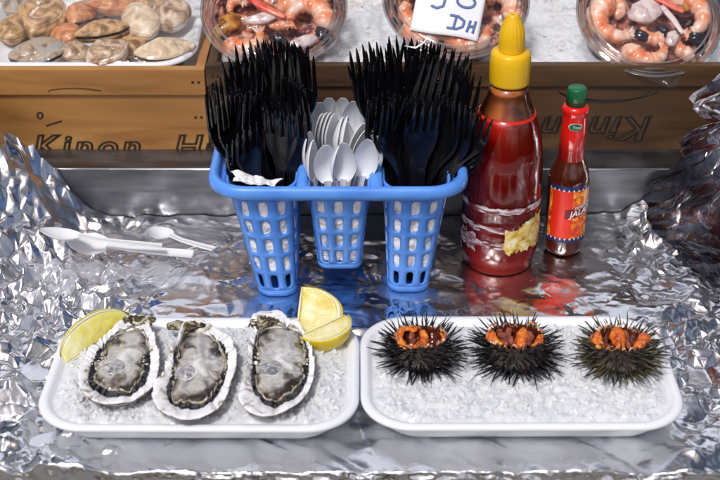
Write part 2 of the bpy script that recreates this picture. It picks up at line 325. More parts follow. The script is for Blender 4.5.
# left edge of the curtain (world), bottom to top, then it leans away to the right
edge = [(28.0, -9.5, .3), (26.4, -4.0, .9), (24.2, .5, .8), (24.2, 2.6, 2.4), (25.4, 3.4, 4.5), (26.8, 3.7, 7.6), (27.9, 3.8, 10.5), (29.2, 3.9, 14.2), (30.4, 4.0, 18)]
right = [(34, -13, .3), (34, -8, 3.0), (34.5, -5, 6), (35, -2.6, 9), (36, -1, 12), (37, 0, 15), (38, 1, 18), (39, 2, 21), (40, 3, 24)]
ts = np.linspace(0, 1, 9)
E = np.stack([np.interp(vv, ts, [p[i] for p in edge]) for i in range(3)], -1); Rr = np.stack([np.interp(vv, ts, [p[i] for p in right]) for i in range(3)], -1)
C = E * (1 - uu[..., None]) + Rr * uu[..., None]
cr = crumple(uu * 11, vv * 26, 88, 12, 1.4, 6, .26); C[..., 0] += cr * .75; C[..., 1] -= cr * .8 + .3 * np.sin(uu * PI) ; C[..., 2] = np.maximum(C[..., 2] + cr * .35, .12)
C[..., 0] += .6 * fbm(vv * 9, uu * 0, 12, 3) * (1 - uu)
C[..., 1] = np.minimum(C[..., 1], 4.0 + 0 * uu)
idx = np.arange(nu * nv).reshape(nv, nu); F = np.stack([idx[:-1, :-1], idx[:-1, 1:], idx[1:, 1:], idx[1:, :-1]], -1).reshape(-1, 4)
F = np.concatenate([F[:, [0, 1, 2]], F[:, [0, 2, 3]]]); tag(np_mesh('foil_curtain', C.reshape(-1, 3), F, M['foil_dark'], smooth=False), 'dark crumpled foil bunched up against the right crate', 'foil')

# ------------------------------------------------------------------ text helpers
def text_mb(body, size, outline=0, shear=0, depth=.02, bold=0, spacing=1.0):
    cu = bpy.data.curves.new('lettering', 'FONT'); cu.body = body; cu.size = size; cu.shear = shear; cu.align_x = 'LEFT'; cu.space_character = spacing
    cu.offset = bold; cu.resolution_u = 4
    if outline: cu.fill_mode = 'NONE'; cu.bevel_depth = outline; cu.bevel_resolution = 0
    else: cu.extrude = depth
    o = bpy.data.objects.new('lettering', cu); COL.objects.link(o); dg = bpy.context.evaluated_depsgraph_get(); dg.update()
    me = bpy.data.meshes.new_from_object(o.evaluated_get(dg)); mb = MB(); mb.add([v.co.copy() for v in me.vertices], [tuple(p.vertices) for p in me.polygons])
    bpy.data.objects.remove(o); bpy.data.meshes.remove(me); bpy.data.curves.remove(cu); return mb
def to_front(mb, x, z, y, rot=0, sx=1, sz=1, flatten=.25):
    """lettering laid on a wall facing -Y"""
    c, s_ = math.cos(rot), math.sin(rot)
    mb.v = [Vector((x + (v.x * sx) * c - (v.y * sz) * s_, y - v.z * flatten, z + (v.x * sx) * s_ + (v.y * sz) * c)) for v in mb.v]; return mb

# ------------------------------------------------------------------ crates
CY = 8.1
def crate(name, label, x0, x1, ztop, zslat, mp, ms, zb=.3, depth=17.5, back_h=2.4):
    t = thing(name, label, 'crate', ((x0 + x1) / 2, CY + depth / 2, zb))
    m = MB(); m.box((x0, CY, zb), (x1, CY + .7, zslat - .04), bev=.06); m.build('front_panel', mp, t, smooth=False)
    m = MB(); m.box((x0 - .05, CY - .28, zslat), (x1 + .05, CY + .55, ztop), bev=.07); m.build('top_slat', ms, t, smooth=False)
    for sx in (x0, x1 - .8):
        m = MB(); m.box((sx + .02, CY + .72, zb), (sx + .78, CY + depth, ztop - .1), bev=.05); m.build('side_panel', ms, t, smooth=False)
    m = MB(); m.box((x0, CY + depth + .02, zb), (x1, CY + depth + .8, ztop - 2.5), bev=.05); m.build('back_panel', mp, t, smooth=False)
    xx = x0 + .3
    k = 0
    while xx < x1 - 2.2:
        wd = 2.1 + .25 * math.sin(k * 2.3); m = MB(); m.box((xx, CY + depth - .5, ztop - 2.6), (xx + wd, CY + depth - .04, ztop + back_h + .15 * math.sin(k)), bev=.06); m.build('back_slat', M['wood_orange'], t, smooth=False); xx += wd + .22; k += 1
    for nx_ in (x0 + .5, x0 + .9, (x0 + x1) / 2, x1 - 1.0, x1 - .5):
        for zz_, yy_ in (((ztop + zslat) / 2, CY - .28), (zslat - 2.2, CY)):
            m = MB(); m.lathe([(.13, 0), (.12, .03), (.05, .045)], 12); m.v = [Vector((nx_ + v.x, yy_ - v.z, zz_ + v.y)) for v in m.v]; m.build('nail', M['nail'], t)
    m = MB(); m.box((x0 + .9, CY + .8, zb), (x1 - .9, CY + depth - .6, zb + .5)); m.build('base_board', mp, t, smooth=False)
    return t
xs = U(205, 66, y=CY).x
ztL = U(100, 69.5, y=CY - .28).z; zsL = U(100, 95, y=CY - .28).z; ztR = U(560, 65.5, y=CY - .28).z; zsR = U(560, 86.5, y=CY - .28).z
cl = crate('crate', 'tan printed crate on the left holding the foam tray of clams', xs - 38, xs - .1, ztL, zsL, M['wood'], M['wood'])
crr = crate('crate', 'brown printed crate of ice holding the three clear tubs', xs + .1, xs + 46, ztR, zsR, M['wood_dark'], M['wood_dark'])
# printing, left crate
def wall_strokes(strokes, y, rad=.07):
    m = MB()
    for st in strokes:
        pts = [U(a, b, y=y) for a, b in st]; m.tube(pts, rad, 6, flat=1, upv=(0, 1, 0))
    for i, v in enumerate(m.v): m.v[i] = Vector((v.x, y + (v.y - y) * .25, v.z))
    return m
def circ(cx, cy, rx, ry, a0=0, a1=360, n=24): return [(cx + rx * math.cos(R(a0 + (a1 - a0) * i / n)), cy + ry * math.sin(R(a0 + (a1 - a0) * i / n))) for i in range(n + 1)]
tx = text_mb('Kinon  Ha', 3.1, outline=.115, shear=.25, bold=.05, spacing=1.25)
b = U(33, 155.5, y=CY); to_front(tx, b.x, b.z, CY - .0, sx=1.02, sz=.9); tx.build('lettering', M['ink'], cl)
m = wall_strokes([circ(40, 115.5, 2.6, 3.1), [(46, 126), (52, 124), (62, 121)]], CY - .01, .085); m.build('stamp', M['ink'], cl)
m = wall_strokes([[(48, 92), (50, 90), (60, 89), (72, 88.2), (88, 89), (101, 91)]], CY - .29, .05); m.build('stamp', M['ink'], cl)
tx = text_mb('Kinon', 3.1, outline=.115, shear=.25, bold=.05, spacing=1.1)
b = U(653, 117, y=CY); to_front(tx, b.x, b.z, CY - .0, rot=PI, sx=1.15, sz=1.0); tx.build('lettering', M['ink'], crr)
m = wall_strokes([circ(608, 88, 52, 12, 15, 165), circ(604, 86, 48, 16, 20, 160), circ(610, 92, 40, 8.5, 20, 160)], CY - .01, .085); m.build('stamp', M['ink'], crr)

# crushed ice filling the crates (behind / under the tubs)
def ice_bed(name, label, x0, x1, y0, y1, zf, seed, step=.22, amp=.55, parent=None, cat='ice'):
    nx = int((x1 - x0) / step); ny = int((y1 - y0) / step); X, Y = np.meshgrid(np.linspace(x0, x1, nx), np.linspace(y0, y1, ny))
    Zz = zf(X, Y) + amp * (.5 * np.abs(fbm(X / 1.6, Y / 1.6, seed, 3)) + .35 * crumple(X, Y, seed, 6, .5, 1.6, .5))
    idx = np.arange(nx * ny).reshape(ny, nx); F = np.stack([idx[:-1, :-1], idx[:-1, 1:], idx[1:, 1:], idx[1:, :-1]], -1).reshape(-1, 4)
    V = np.stack([X, Y, Zz], -1).reshape(-1, 3)
    # loose chips on top
    rs = np.random.RandomState(seed); vs = []; fs = []; base = len(V)
    for k in range(int((x1 - x0) * (y1 - y0) * 1.1)):
        cx, cy = rs.uniform(x0 + .3, x1 - .3), rs.uniform(y0 + .3, y1 - .3); i = int((cy - y0) / (y1 - y0) * (ny - 1)); j = int((cx - x0) / (x1 - x0) * (nx - 1)); cz = Zz[i, j]
        s = rs.uniform(.15, .42) * (1 if amp > .3 else .55); q = rs.normal(size=(6, 3)); q /= np.linalg.norm(q, axis=1)[:, None]
        o = np.array([[1, 0, 0], [-1, 0, 0], [0, 1, 0], [0, -1, 0], [0, 0, 1], [0, 0, -1]]) * s * rs.uniform(.5, 1.1, (6, 1)) + q * s * .25
        a = rs.uniform(0, PI); ca, sa = math.cos(a), math.sin(a); b_ = rs.uniform(0, PI); cb, sb = math.cos(b_), math.sin(b_)
        Rm = np.array([[ca, -sa, 0], [sa, ca, 0], [0, 0, 1]]) @ np.array([[1, 0, 0], [0, cb, -sb], [0, sb, cb]]); o = o @ Rm.T + (cx, cy, cz)
        for f in ((0, 2, 4), (2, 1, 4), (1, 3, 4), (3, 0, 4), (2, 0, 5), (1, 2, 5), (3, 1, 5), (0, 3, 5)): fs.append(tuple(base + len(vs) + i for i in f))
        vs += list(o)
    me = bpy.data.meshes.new(name); me.from_pydata([tuple(np.array(v) * .01) for v in V] + [tuple(np.array(v) * .01) for v in vs], [], [tuple(f) for f in F] + fs)
    me.polygons.foreach_set('use_smooth', [True] * len(F) + [False] * len(fs)); me.materials.append(M['ice']); me.update()
    o = bpy.data.objects.new(name, me); COL.objects.link(o)
    return tag(o, label, cat, kind='stuff')
ice_bed('crushed_ice', 'white crushed ice heaped between the clear tubs', xs + 1.0, xs + 45, CY + .8, CY + 16.8, lambda X, Y: 10.4 + .12 * (Y - CY) + .5 * fbm(X / 4, Y / 4, 5, 2), 51)
ice_bed('crushed_ice', 'crushed ice under the clam tray in the left crate', xs - 37, xs - 1.0, CY + .8, CY + 16.8, lambda X, Y: 7.0 + .1 * (Y - CY), 52, step=.4)
# ================================================================== FOAM TRAYS WITH ICE
def rrect(w_, d_, r, n=16, sup=0):
    pts = []
    for cx, cy, a0 in ((w_ - r, d_ - r, 0), (-w_ + r, d_ - r, 90), (-w_ + r, -d_ + r, 180), (w_ - r, -d_ + r, 270)):
        for i in range(n): a = R(a0 + 90 * i / (n - 1)); pts.append((cx + r * math.cos(a), cy + r * math.sin(a)))
    return pts
def foam_tray_mb(w_, d_, h, r=3.4, slope=1.35):
    prof = [(slope + 1.2, .12), (slope + .35, 0), (slope, .15), (.35, h - .35), (0.05, h - .28), (0, h - .12), (.12, h + .02), (.4, h + .06), (.62, h - .03), (slope * .8, h * .55), (slope + .5, .55), (slope + 1.4, .45)]
    m = MB(); rg = [[(x, y, z) for x, y in rrect(w_ - i, d_ - i, max(.4, r - i * .55))] for i, z in prof]
    m.rings(rg, True, True, True); return m
def tray_with_ice(cx, cy, w_, d_, rot, label, ilabel, seed):
    t = thing('foam_tray', label, 'tray', (cx, cy, .05), 'white foam trays on the foil'); t.rotation_euler = (0, 0, R(rot))
    m = foam_tray_mb(w_, d_, 1.95); o = m.build('tray_body', M['foam'], t, local=True); 
    # ice
    step = .12; nxx = int(2 * w_ / step); nyy = int(2 * d_ / step); X, Y = np.meshgrid(np.linspace(-w_, w_, nxx), np.linspace(-d_, d_, nyy))
    # superellipse squeeze so the grid fills the rounded inside
    r = 2.9; wi, di = w_ - .66, d_ - .66
    Xs = X / w_ * wi; Ys = Y / d_ * di
    dx = np.maximum(np.abs(Xs) - (wi - r), 0) / r; dy = np.maximum(np.abs(Ys) - (di - r), 0) / r; mm = np.maximum(dx, dy); hyp = np.hypot(dx, dy); k = np.where(hyp > 1e-6, mm / np.maximum(hyp, 1e-6), 1)
    Xs = np.where(dx > 0, np.sign(Xs) * (wi - r + dx * k * r), Xs); Ys = np.where(dy > 0, np.sign(Ys) * (di - r + dy * k * r), Ys)
    inner = np.clip(1 - np.maximum(np.abs(X) / w_, np.abs(Y) / d_), 0, 1) * min(w_, d_)
    eg = sstep(0, .9, inner)
    Z = 1.52 + eg * (.30 + .16 * fbm(Xs / 1.3, Ys / 1.3, seed, 3) + .30 * crumple(Xs, Ys, seed, 8, .4, 1.8, .30))
    V = np.stack([Xs, Ys, Z], -1).reshape(-1, 3); idx = np.arange(nxx * nyy).reshape(nyy, nxx); F = np.stack([idx[:-1, :-1], idx[:-1, 1:], idx[1:, 1:], idx[1:, :-1]], -1).reshape(-1, 4)
    rs = np.random.RandomState(seed); nch = 3200; ii = rs.randint(6, nyy - 6, nch); jj = rs.randint(6, nxx - 6, nch); ctr_ = np.stack([Xs[ii, jj], Ys[ii, jj], Z[ii, jj] + .0], -1)
    oc = np.array([[1, 0, 0], [-1, 0, 0], [0, 1, 0], [0, -1, 0], [0, 0, 1], [0, 0, -1]], float)[None] * (.07 + .36 * rs.rand(nch, 1, 1) ** 4) * rs.uniform(.5, 1.2, (nch, 6, 1)) * np.array([1, 1, .7]); aa = rs.uniform(0, PI, nch)
    oc = np.stack([oc[..., 0] * np.cos(aa)[:, None] - oc[..., 1] * np.sin(aa)[:, None], oc[..., 0] * np.sin(aa)[:, None] + oc[..., 1] * np.cos(aa)[:, None], oc[..., 2] + oc[..., 0] * .4], -1) + ctr_[:, None]
    of = np.array([(0, 2, 4, 4), (2, 1, 4, 4), (1, 3, 4, 4), (3, 0, 4, 4)])[:, :3]; CF = (len(V) + np.arange(nch)[:, None, None] * 6 + of[None]).reshape(-1, 3)
    T1 = np.concatenate([F[:, [0, 1, 2]], F[:, [0, 2, 3]]]); V = np.concatenate([V, oc.reshape(-1, 3)]); nsm = len(T1); F = np.concatenate([T1, CF])
    o = np_mesh('crushed_ice', V, F, M['ice']); o.data.polygons.foreach_set('use_smooth', np.arange(len(o.data.polygons)) < nsm); o.location = (cx * .01, cy * .01, .0005); o.rotation_euler = (0, 0, R(rot)); tag(o, ilabel, 'ice', kind='stuff')
    return t
tray_with_ice(-10.65, -20.55, 10.62, 6.4, -.3, 'white foam tray with oysters and lemon wedges on ice', 'crushed ice under the three oysters', 71)
tray_with_ice(10.72, -20.4, 10.70, 6.4, .2, 'white foam tray with three opened sea urchins on ice', 'crushed ice under the three sea urchins', 72)

# ================================================================== OYSTERS
M['shell'] = P('oyster_shell', (.75, .74, .72), .38, noise=(70, 8, 1.6), ramp=[(.31, (.16, .11, .06)), (.375, (.46, .42, .36)), (.43, (.76, .76, .76)), (.6, (.90, .90, .92))], bump=[('noise', 220, .5, .08), ('fnoise', 70, .4, .1)], sss=.1)
M['shell_under'] = P('oyster_shell_outer', (.4, .38, .33), .6, noise=(90, 6, 1), ramp=[(.38, (.05, .035, .02)), (.5, (.30, .24, .16)), (.65, (.68, .65, .60))], bump=[('noise', 200, .6, .1)])
M['nacre'] = P('nacre', (.7, .7, .73), .22, coat=.4, noise=(60, 4, .6), ramp=[(.35, (.40, .41, .45)), (.65, (.78, .78, .80))])
M['mantle'] = P('oyster_mantle', (.02, .018, .016), .14, coat=.7, noise=(170, 4, 1), ramp=[(.40, (.004, .004, .004)), (.60, (.014, .012, .010)), (.74, (.12, .10, .08))], bump=[('noise', 300, .5, .06)])
M['mantle_pale'] = P('oyster_mantle_pale', (.4, .36, .28), .2, coat=.6, noise=(150, 4, 1), ramp=[(.35, (.14, .12, .09)), (.55, (.42, .38, .29)), (.7, (.6, .57, .5))], bump=[('noise', 260, .5, .06)], sss=.1)
M['flesh'] = P('oyster_flesh', (.5, .46, .4), .12, coat=.9, attr='q', noise=(75, 6, 1.5), ramp=[(.0, (.74, .73, .70)), (.25, (.58, .565, .54)), (.48, (.40, .39, .375)), (.66, (.50, .48, .43)), (.86, (.17, .14, .11)), (.97, (.04, .03, .022))], bump=[('fnoise', 110, .45, .12), ('noise', 380, .2, .03)], sss=.25)
M['muscle'] = P('oyster_muscle', (.36, .36, .40), .12, coat=.9, noise=(150, 6, 1.2), ramp=[(.36, (.13, .13, .15)), (.5, (.30, .29, .30)), (.66, (.50, .49, .49))], sss=.2, bump=[('noise', 200, .3, .04)])
M['hinge'] = P('oyster_hinge', (.1, .08, .05), .7, noise=(150, 6, 1), ramp=[(.36, (.012, .009, .007)), (.47, (.10, .075, .035)), (.54, (.30, .27, .15)), (.62, (.78, .75, .66))], bump=[('noise', 240, .8, .15)])
def smooth_closed(pts, n):
    """closed Catmull-Rom, n samples by angle index"""
    k = len(pts); out = []
    for i in range(n):
        u = i / n * k; j = int(u); f = u - j; p0, p1, p2, p3 = (pts[(j + q - 1) % k] for q in range(4))
        out.append(tuple(.5 * ((2 * p1[c]) + (-p0[c] + p2[c]) * f + (2 * p0[c] - 5 * p1[c] + 4 * p2[c] - p3[c]) * f * f + (-p0[c] + 3 * p1[c] - 3 * p2[c] + p3[c]) * f ** 3) for c in (0, 1)))
    return out
def polar(pts, c, n):
    """outline as radius for n equal angles about c"""
    P_ = smooth_closed(pts, 400); a = np.array([math.atan2(y - c[1], x - c[0]) for x, y in P_]); r = np.array([math.hypot(x - c[0], y - c[1]) for x, y in P_])
    o = np.argsort(a); a = a[o]; r = r[o]; a = np.concatenate([a - 2 * PI, a, a + 2 * PI]); r = np.concatenate([r, r, r])
    return np.interp(np.linspace(-PI, PI, n, endpoint=False), a, r)
def oyster(label, outer, inner, off, sc, hinge_px, muscle_px, seed, rim_z=3.0, thin=(0, 0)):
    o3 = [U(off[0] + x / sc, off[1] + y / sc, z=rim_z) for x, y in outer]; i3 = [U(off[0] + x / sc, off[1] + y / sc, z=rim_z - .25) for x, y in inner]
    c = (sum(p.x for p in i3) / len(i3), sum(p.y for p in i3) / len(i3)); N = 220
    Ro = polar([(p.x, p.y) for p in o3], c, N); Ri = polar([(p.x, p.y) for p in i3], c, N); th = np.linspace(-PI, PI, N, endpoint=False); ct, st = np.cos(th), np.sin(th)
    Ri = np.minimum(Ri, Ro - .12)
    t = thing('oyster', label, 'oyster', (c[0], c[1], 1.7), 'open oysters on the left tray')
    fr = fbm(ct * 6 + 20, st * 6, seed, 4)      # frill
    fr2 = fbm(ct * 17 + 20, st * 17, seed + 5, 3)
    def ring(rad, z): return [Vector((c[0] + rad[k] * ct[k], c[1] + rad[k] * st[k], z[k] if hasattr(z, '__len__') else z)) for k in range(N)]
    rimz = rim_z + .16 * fr + .08 * fr2 + .12 * st
    fr3 = fbm(ct * 2.6 + 7, st * 2.6, seed + 15, 3); Rr = Ro * (1 + .022 * fr + .016 * fr2)
    mid = Ri + (Rr - Ri) * .5
    m = MB()
    m.rings([ring(Ro * .45, 1.7), ring(Ro * .74, 1.78), ring(Ro * .86 + .03 * fr2, 2.15), ring(Ro * .90 + .05 * fr2, 2.3), ring(Ro * .91, 2.42 + .04 * fr), ring(Ro * .955 + .05 * fr2, 2.56), ring(Ro * .95, 2.7), ring(Rr * 1.0 + .05 * fr2, rimz - .13)], True, True, False)
    m.build('lower_shell', M['shell_under'], t)
    m = MB()
    m.rings([ring(Rr * .985, rimz - .12), ring(Rr * 1.0, rimz - .05), ring(Rr * .985, rimz), ring(Ri + (Rr - Ri) * .78, rimz - .03 + .05 * fr2), ring(mid, rimz - .10 + .06 * fr), ring(Ri + (Rr - Ri) * .22, rimz - .16 + .03 * fr2), ring(Ri * 1.0, rimz - .32), ring(Ri * .93, rimz - .62)])
    o = m.build('shell_rim', M['shell'], t)
    m = MB(); m.rings([ring(Ri * .95, rimz - .5), ring(Ri * .8, rim_z - .75), ring(Ri * .4, rim_z - .95), ring(Ri * .02, rim_z - 1.0)], True, False, True); m.build('nacre', M['nacre'], t)
    # mantle: dark ruffled band, thick at the lower left
    wv = np.clip(.52 + .20 * np.cos(th - R(235)) + .30 * fbm(ct * 3 + 5, st * 3, seed + 9, 3), .10, .95); Ri = np.minimum(Ri * (1.07 + .05 * fr3), Ro - .16)
    top = sstep(.75, 1.0, np.cos(th - R(95)))    # fades by the hinge
    wv = wv * (1 - .75 * top); ruf = .10 * np.sin(th * 34 + 7 * fr + 4 * fr3) + .14 * fr2
    def band(r_out, wd, z, name, mat, h=.18):
        mb = MB(); rg = []
        for a in np.linspace(0, PI, 8):
            rg.append(ring(r_out - wd * (1 - math.cos(a)) / 2 + ruf * .25 * math.sin(a), z + (h * math.sin(a)) * (.75 + ruf * 2.6) - .05))
        mb.rings(rg); return mb.build(name, mat, t)
    band(Ri * 1.005, wv + .1, rimz - .30, 'mantle_edge', M['mantle'])
    band(Ri * 1.0 - wv * .95, np.clip(.20 + .07 * fr, .08, .4), rimz - .25, 'mantle_fold', M['mantle_pale'], .17)
    # flesh: plump lumpy body
    m = MB(); rg = []; Rf = Ri - wv * 1.0 - .02
    for q in np.linspace(1, 0.0, 18):
        z = []
        for k in range(N):
            x, y = Rf[k] * q * ct[k], Rf[k] * q * st[k]
            hgt = (1 - q ** 4) ** .7 * .36
            z.append(rim_z - .38 + hgt)
        X_ = c[0] + Rf * q * ct; Y_ = c[1] + Rf * q * st
        z = np.array(z) + .13 * fbm(X_ / .7, Y_ / .7, seed + 30, 4) * min(1, (1 - q) * 5) + .03 * np.sin(X_ * 9 + 3 * fbm(X_, Y_, seed, 2)) * min(1, (1 - q) * 4)
        rg.append([Vector((X_[k], Y_[k], z[k])) for k in range(N)])
    m.rings(rg, True, False, True); fo_ = m.build('flesh', M['flesh'], t); at_ = fo_.data.attributes.new('q', 'FLOAT', 'POINT')
    at_.data.foreach_set('value', np.repeat(np.linspace(1, 0, 18), N) ** 1.15 + .22 * np.tile(fbm(ct * 2 + 3, st * 2, seed + 60, 2), 18) * np.repeat(np.sin(np.linspace(1, 0, 18) * PI), N))
    # adductor muscle with its curl
    mp_ = U(*muscle_px[:2], z=rim_z); mr = muscle_px[2]
    m = MB(); rg = []
    for q, h in ((1.12, -.25), (1.05, .02), (.95, .10), (.78, .07), (.4, .12), (.02, .13)):
        rg.append([Vector((mp_.x + mr * q * math.cos(a) * (1 + .16 * math.sin(3 * a + seed) + .07 * math.sin(7 * a)), mp_.y + mr * 1.15 * q * math.sin(a) * (1 + .1 * math.sin(2 * a + seed)), rim_z - .07 + h + .02 * math.sin(5 * a))) for a in np.linspace(0, 2 * PI, 40, endpoint=False)])
    m.rings(rg, True, False, True); m.build('muscle', M['muscle'], t)
    m = MB(); pp = [(mp_.x + mr * 1.15 * math.cos(a), mp_.y + mr * 1.25 * math.sin(a), rim_z + .02 + .03 * math.sin(6 * a)) for a in np.linspace(R(-130), R(40), 22)]
    m.tube(pp, [.02 + .035 * math.sin(PI * i / 21) for i in range(22)], 8); m.build('flesh_fold', M['flesh'], t)
    # hinge: gnarled clump of old shell at the top
    hp = U(*hinge_px[:2], z=rim_z); hr = hinge_px[2]; rr_ = random.Random(seed); m = MB()
    for k in range(17):
        a = rr_.uniform(0, 2 * PI); q = rr_.uniform(0, .85) * hr; cx_, cy_, cz = hp.x + q * math.cos(a) * 1.25, hp.y + q * math.sin(a) * .8, rim_z - .12 + rr_.uniform(-.15, .3); s = hr * rr_.uniform(.3, .6)
        rg = []
        for ph in np.linspace(-1.45, 1.45, 9):
            rg.append([Vector((cx_ + s * 1.2 * math.cos(ph) * math.cos(b_) * (1 + .28 * rnoise((b_, ph, k), 1.7, seed)), cy_ + s * .9 * math.cos(ph) * math.sin(b_) * (1 + .25 * rnoise((b_ + 3, ph, k), 2.1, seed)), cz + s * .38 * math.sin(ph) + .05 * rnoise((b_, ph + 7, k), 3, seed))) for b_ in np.linspace(0, 2 * PI, 16, endpoint=False)])
        m.rings(rg, True, True, True)
    m.build('hinge', M['hinge'], t)
    return t
oyster('leftmost oyster, teardrop shell with thick black mantle, beside the greenish lemon wedge',
       [(340, 70), (385, 80), (415, 110), (442, 180), (456, 250), (450, 310), (425, 370), (370, 415), (300, 440), (220, 445), (160, 430), (115, 385), (100, 330), (118, 265), (150, 215), (200, 165), (250, 120), (300, 82)],
       [(335, 125), (385, 145), (405, 200), (412, 270), (402, 330), (362, 385), (290, 412), (220, 412), (170, 388), (145, 348), (158, 290), (188, 240), (225, 188), (275, 148)],
       (55, 300), 4.364, (55 + 352 / 4.364, 300 + 92 / 4.364, .85), (55 + 262 / 4.364, 300 + 292 / 4.364, .66), 11)
oyster('middle oyster with a rough broken frilly shell and brown edges',
       [(165, 68), (230, 72), (280, 88), (330, 120), (360, 165), (366, 240), (345, 300), (325, 360), (290, 410), (230, 440), (160, 452), (90, 432), (45, 402), (30, 350), (35, 305), (68, 268), (90, 210), (110, 158), (138, 108)],
       [(170, 102), (240, 112), (290, 148), (322, 200), (322, 270), (300, 332), (260, 385), (200, 408), (140, 402), (98, 372), (92, 320), (113, 260), (118, 200), (142, 142)],
       (145, 305), 4.0, (145 + 175 / 4, 305 + 78 / 4, .95), (145 + 165 / 4, 305 + 270 / 4, .66), 23)
oyster('rightmost oyster, elongated shell next to the two yellow lemon wedges',
       [(70, 128), (100, 98), (150, 92), (200, 108), (245, 138), (272, 190), (287, 250), (287, 310), (266, 362), (230, 402), (180, 430), (110, 442), (60, 426), (33, 392), (33, 340), (60, 308), (60, 250), (66, 188)],
       [(102, 158), (150, 143), (200, 143), (245, 168), (266, 230), (267, 300), (247, 350), (215, 387), (165, 407), (118, 392), (83, 350), (73, 300), (80, 240), (88, 190)],
       (230, 285), 3.43, (230 + 105 / 3.43, 285 + 124 / 3.43, .95), (230 + 140 / 3.43, 285 + 285 / 3.43, .72), 37)

# ================================================================== LEMON WEDGES
M['rind'] = P('lemon_rind', (.78, .56, .02), .35, noise=(70, 3, .4), ramp=[(.35, (.70, .48, .015)), (.65, (.86, .66, .05))], bump=[('voronoi', 420, .35, .04)], sss=.1)
M['rind_g'] = P('lemon_rind_greenish', (.6, .52, .08), .35, noise=(50, 3, .4), ramp=[(.35, (.42, .42, .06)), (.65, (.68, .62, .16))], bump=[('voronoi', 420, .35, .04)], sss=.1)
M['pith'] = P('lemon_pith', (.84, .80, .58), .5, sss=.2)
M['pulp'] = P('lemon_pulp', (.82, .68, .18), .15, coat=.5, sss=.35, sssr=(.8, .6, .1), noise=(40, 4, .6, (1, 1, 1)), ramp=[(.34, (.78, .60, .10)), (.5, (.88, .76, .28)), (.66, (.94, .90, .62))], bump=[('fnoise', 150, .8, .12)])
M['pulp_g'] = P('lemon_pulp_greenish', (.7, .62, .15), .15, coat=.5, sss=.35, sssr=(.8, .6, .1), noise=(40, 4, .6), ramp=[(.35, (.66, .56, .06)), (.5, (.80, .72, .20)), (.65, (.90, .86, .50))], bump=[('fnoise', 150, .6, .08)])
def lemon(label, loc, rot, half, b_, ang, mr, mp_, group=None, seed=1):
    """wedge: axis along local X, rind outward (-Z), sharp inner edge at local origin line"""
    t = thing('lemon_wedge', label, 'lemon', loc, group); h = R(ang) / 2
    ax_ = Vector(rot[0]).normalized(); rd_ = Vector(rot[1]); rd_ = (rd_ - ax_ * rd_.dot(ax_)).normalized(); zz_ = -rd_; t.rotation_euler = Matrix((ax_, zz_.cross(ax_), zz_)).transposed().to_euler()
    nS, nP = 28, 14
    def sec(s): return max(0.0, (1 - abs(s) ** 2.3)) ** .55       # radius along the axis, pointed ends
    m = MB(); rg = []
    for i in range(nS + 1):
        s = -1 + 2 * i / nS; r = b_ * sec(s); x = half * s * (1 + .06 * abs(s) ** 6)
        row = [Vector((x, r * math.sin(a), -r * math.cos(a))) for a in np.linspace(-h, h, nP)]
        row += [Vector((x, r * .955 * math.sin(a), -r * .955 * math.cos(a))) for a in np.linspace(h, -h, nP)]
        rg.append(row)
    m.rings(rg, True, True, True); m.build('rind', mr, t, local=True)
    m = MB(); rg = []
    for i in range(nS + 1):
        s = -1 + 2 * i / nS; r = b_ * sec(s); x = half * s
        row = [Vector((x, r * .95 * math.sin(a), -r * .95 * math.cos(a))) for a in np.linspace(-h * .998, h * .998, nP)]
        row += [Vector((x, r * .86 * math.sin(a), -r * .86 * math.cos(a))) for a in np.linspace(h * .99, -h * .99, nP)]
        rg.append(row)
    m.rings(rg, True, True, True); m.build('pith', M['pith'], t, local=True)
    m = MB(); rg = []
    for i in range(nS + 1):
        s = (-1 + 2 * i / nS) * .93; r = b_ * sec(s) * .865; x = half * s
        row = [Vector((x, r * math.sin(a), -r * math.cos(a))) for a in np.linspace(-h * .985, h * .985, nP)]
        for sg in (1, -1):
            for k in range(1, 10):
                q = 1 - k / 9 if sg == 1 else k / 9
                bulge = .05 * math.sin(q * PI) * (1 + .5 * math.sin(s * 14 + k + seed)); a = sg * h * .985
                row.append(Vector((x, r * q * math.sin(a) + sg * bulge * math.cos(a), -r * q * math.cos(a) + bulge * math.sin(abs(a)))))
        rg.append(row)
    m.rings(rg, True, True, True); m.build('pulp', mp_, t, local=True)
    m = MB(); m.tube([(half * s, 0, .05) for s in np.linspace(-.93, .93, 12)], [.03 + .06 * math.sin(PI * i / 11) for i in range(12)], 7); m.build('core', M['pith'], t, local=True)
    return t
p = U(99, 341, z=2.3); lemon('greenish yellow lemon wedge at the left end of the oyster tray', (p.x, p.y, 2.2), ((.76, .64, .22), (-.60, .70, .30)), 2.9, 2.1, 85, M['rind_g'], M['pulp_g'], seed=2)
p = U(300, 313, z=3.0); lemon('yellow lemon wedge standing behind another, right of the oysters', (p.x, p.y, 3.2), ((.10, .50, .78), (.85, .38, -.35)), 1.85, 3.1, 60, M['rind'], M['pulp'], seed=3)
p = U(324, 328, z=2.9); lemon('yellow lemon wedge lying in front of another, nearest the tray corner', (p.x, p.y, 3.15), ((.80, .58, .05), (.42, -.62, -.50)), 2.0, 1.85, 72, M['rind'], M['pulp'], seed=4)

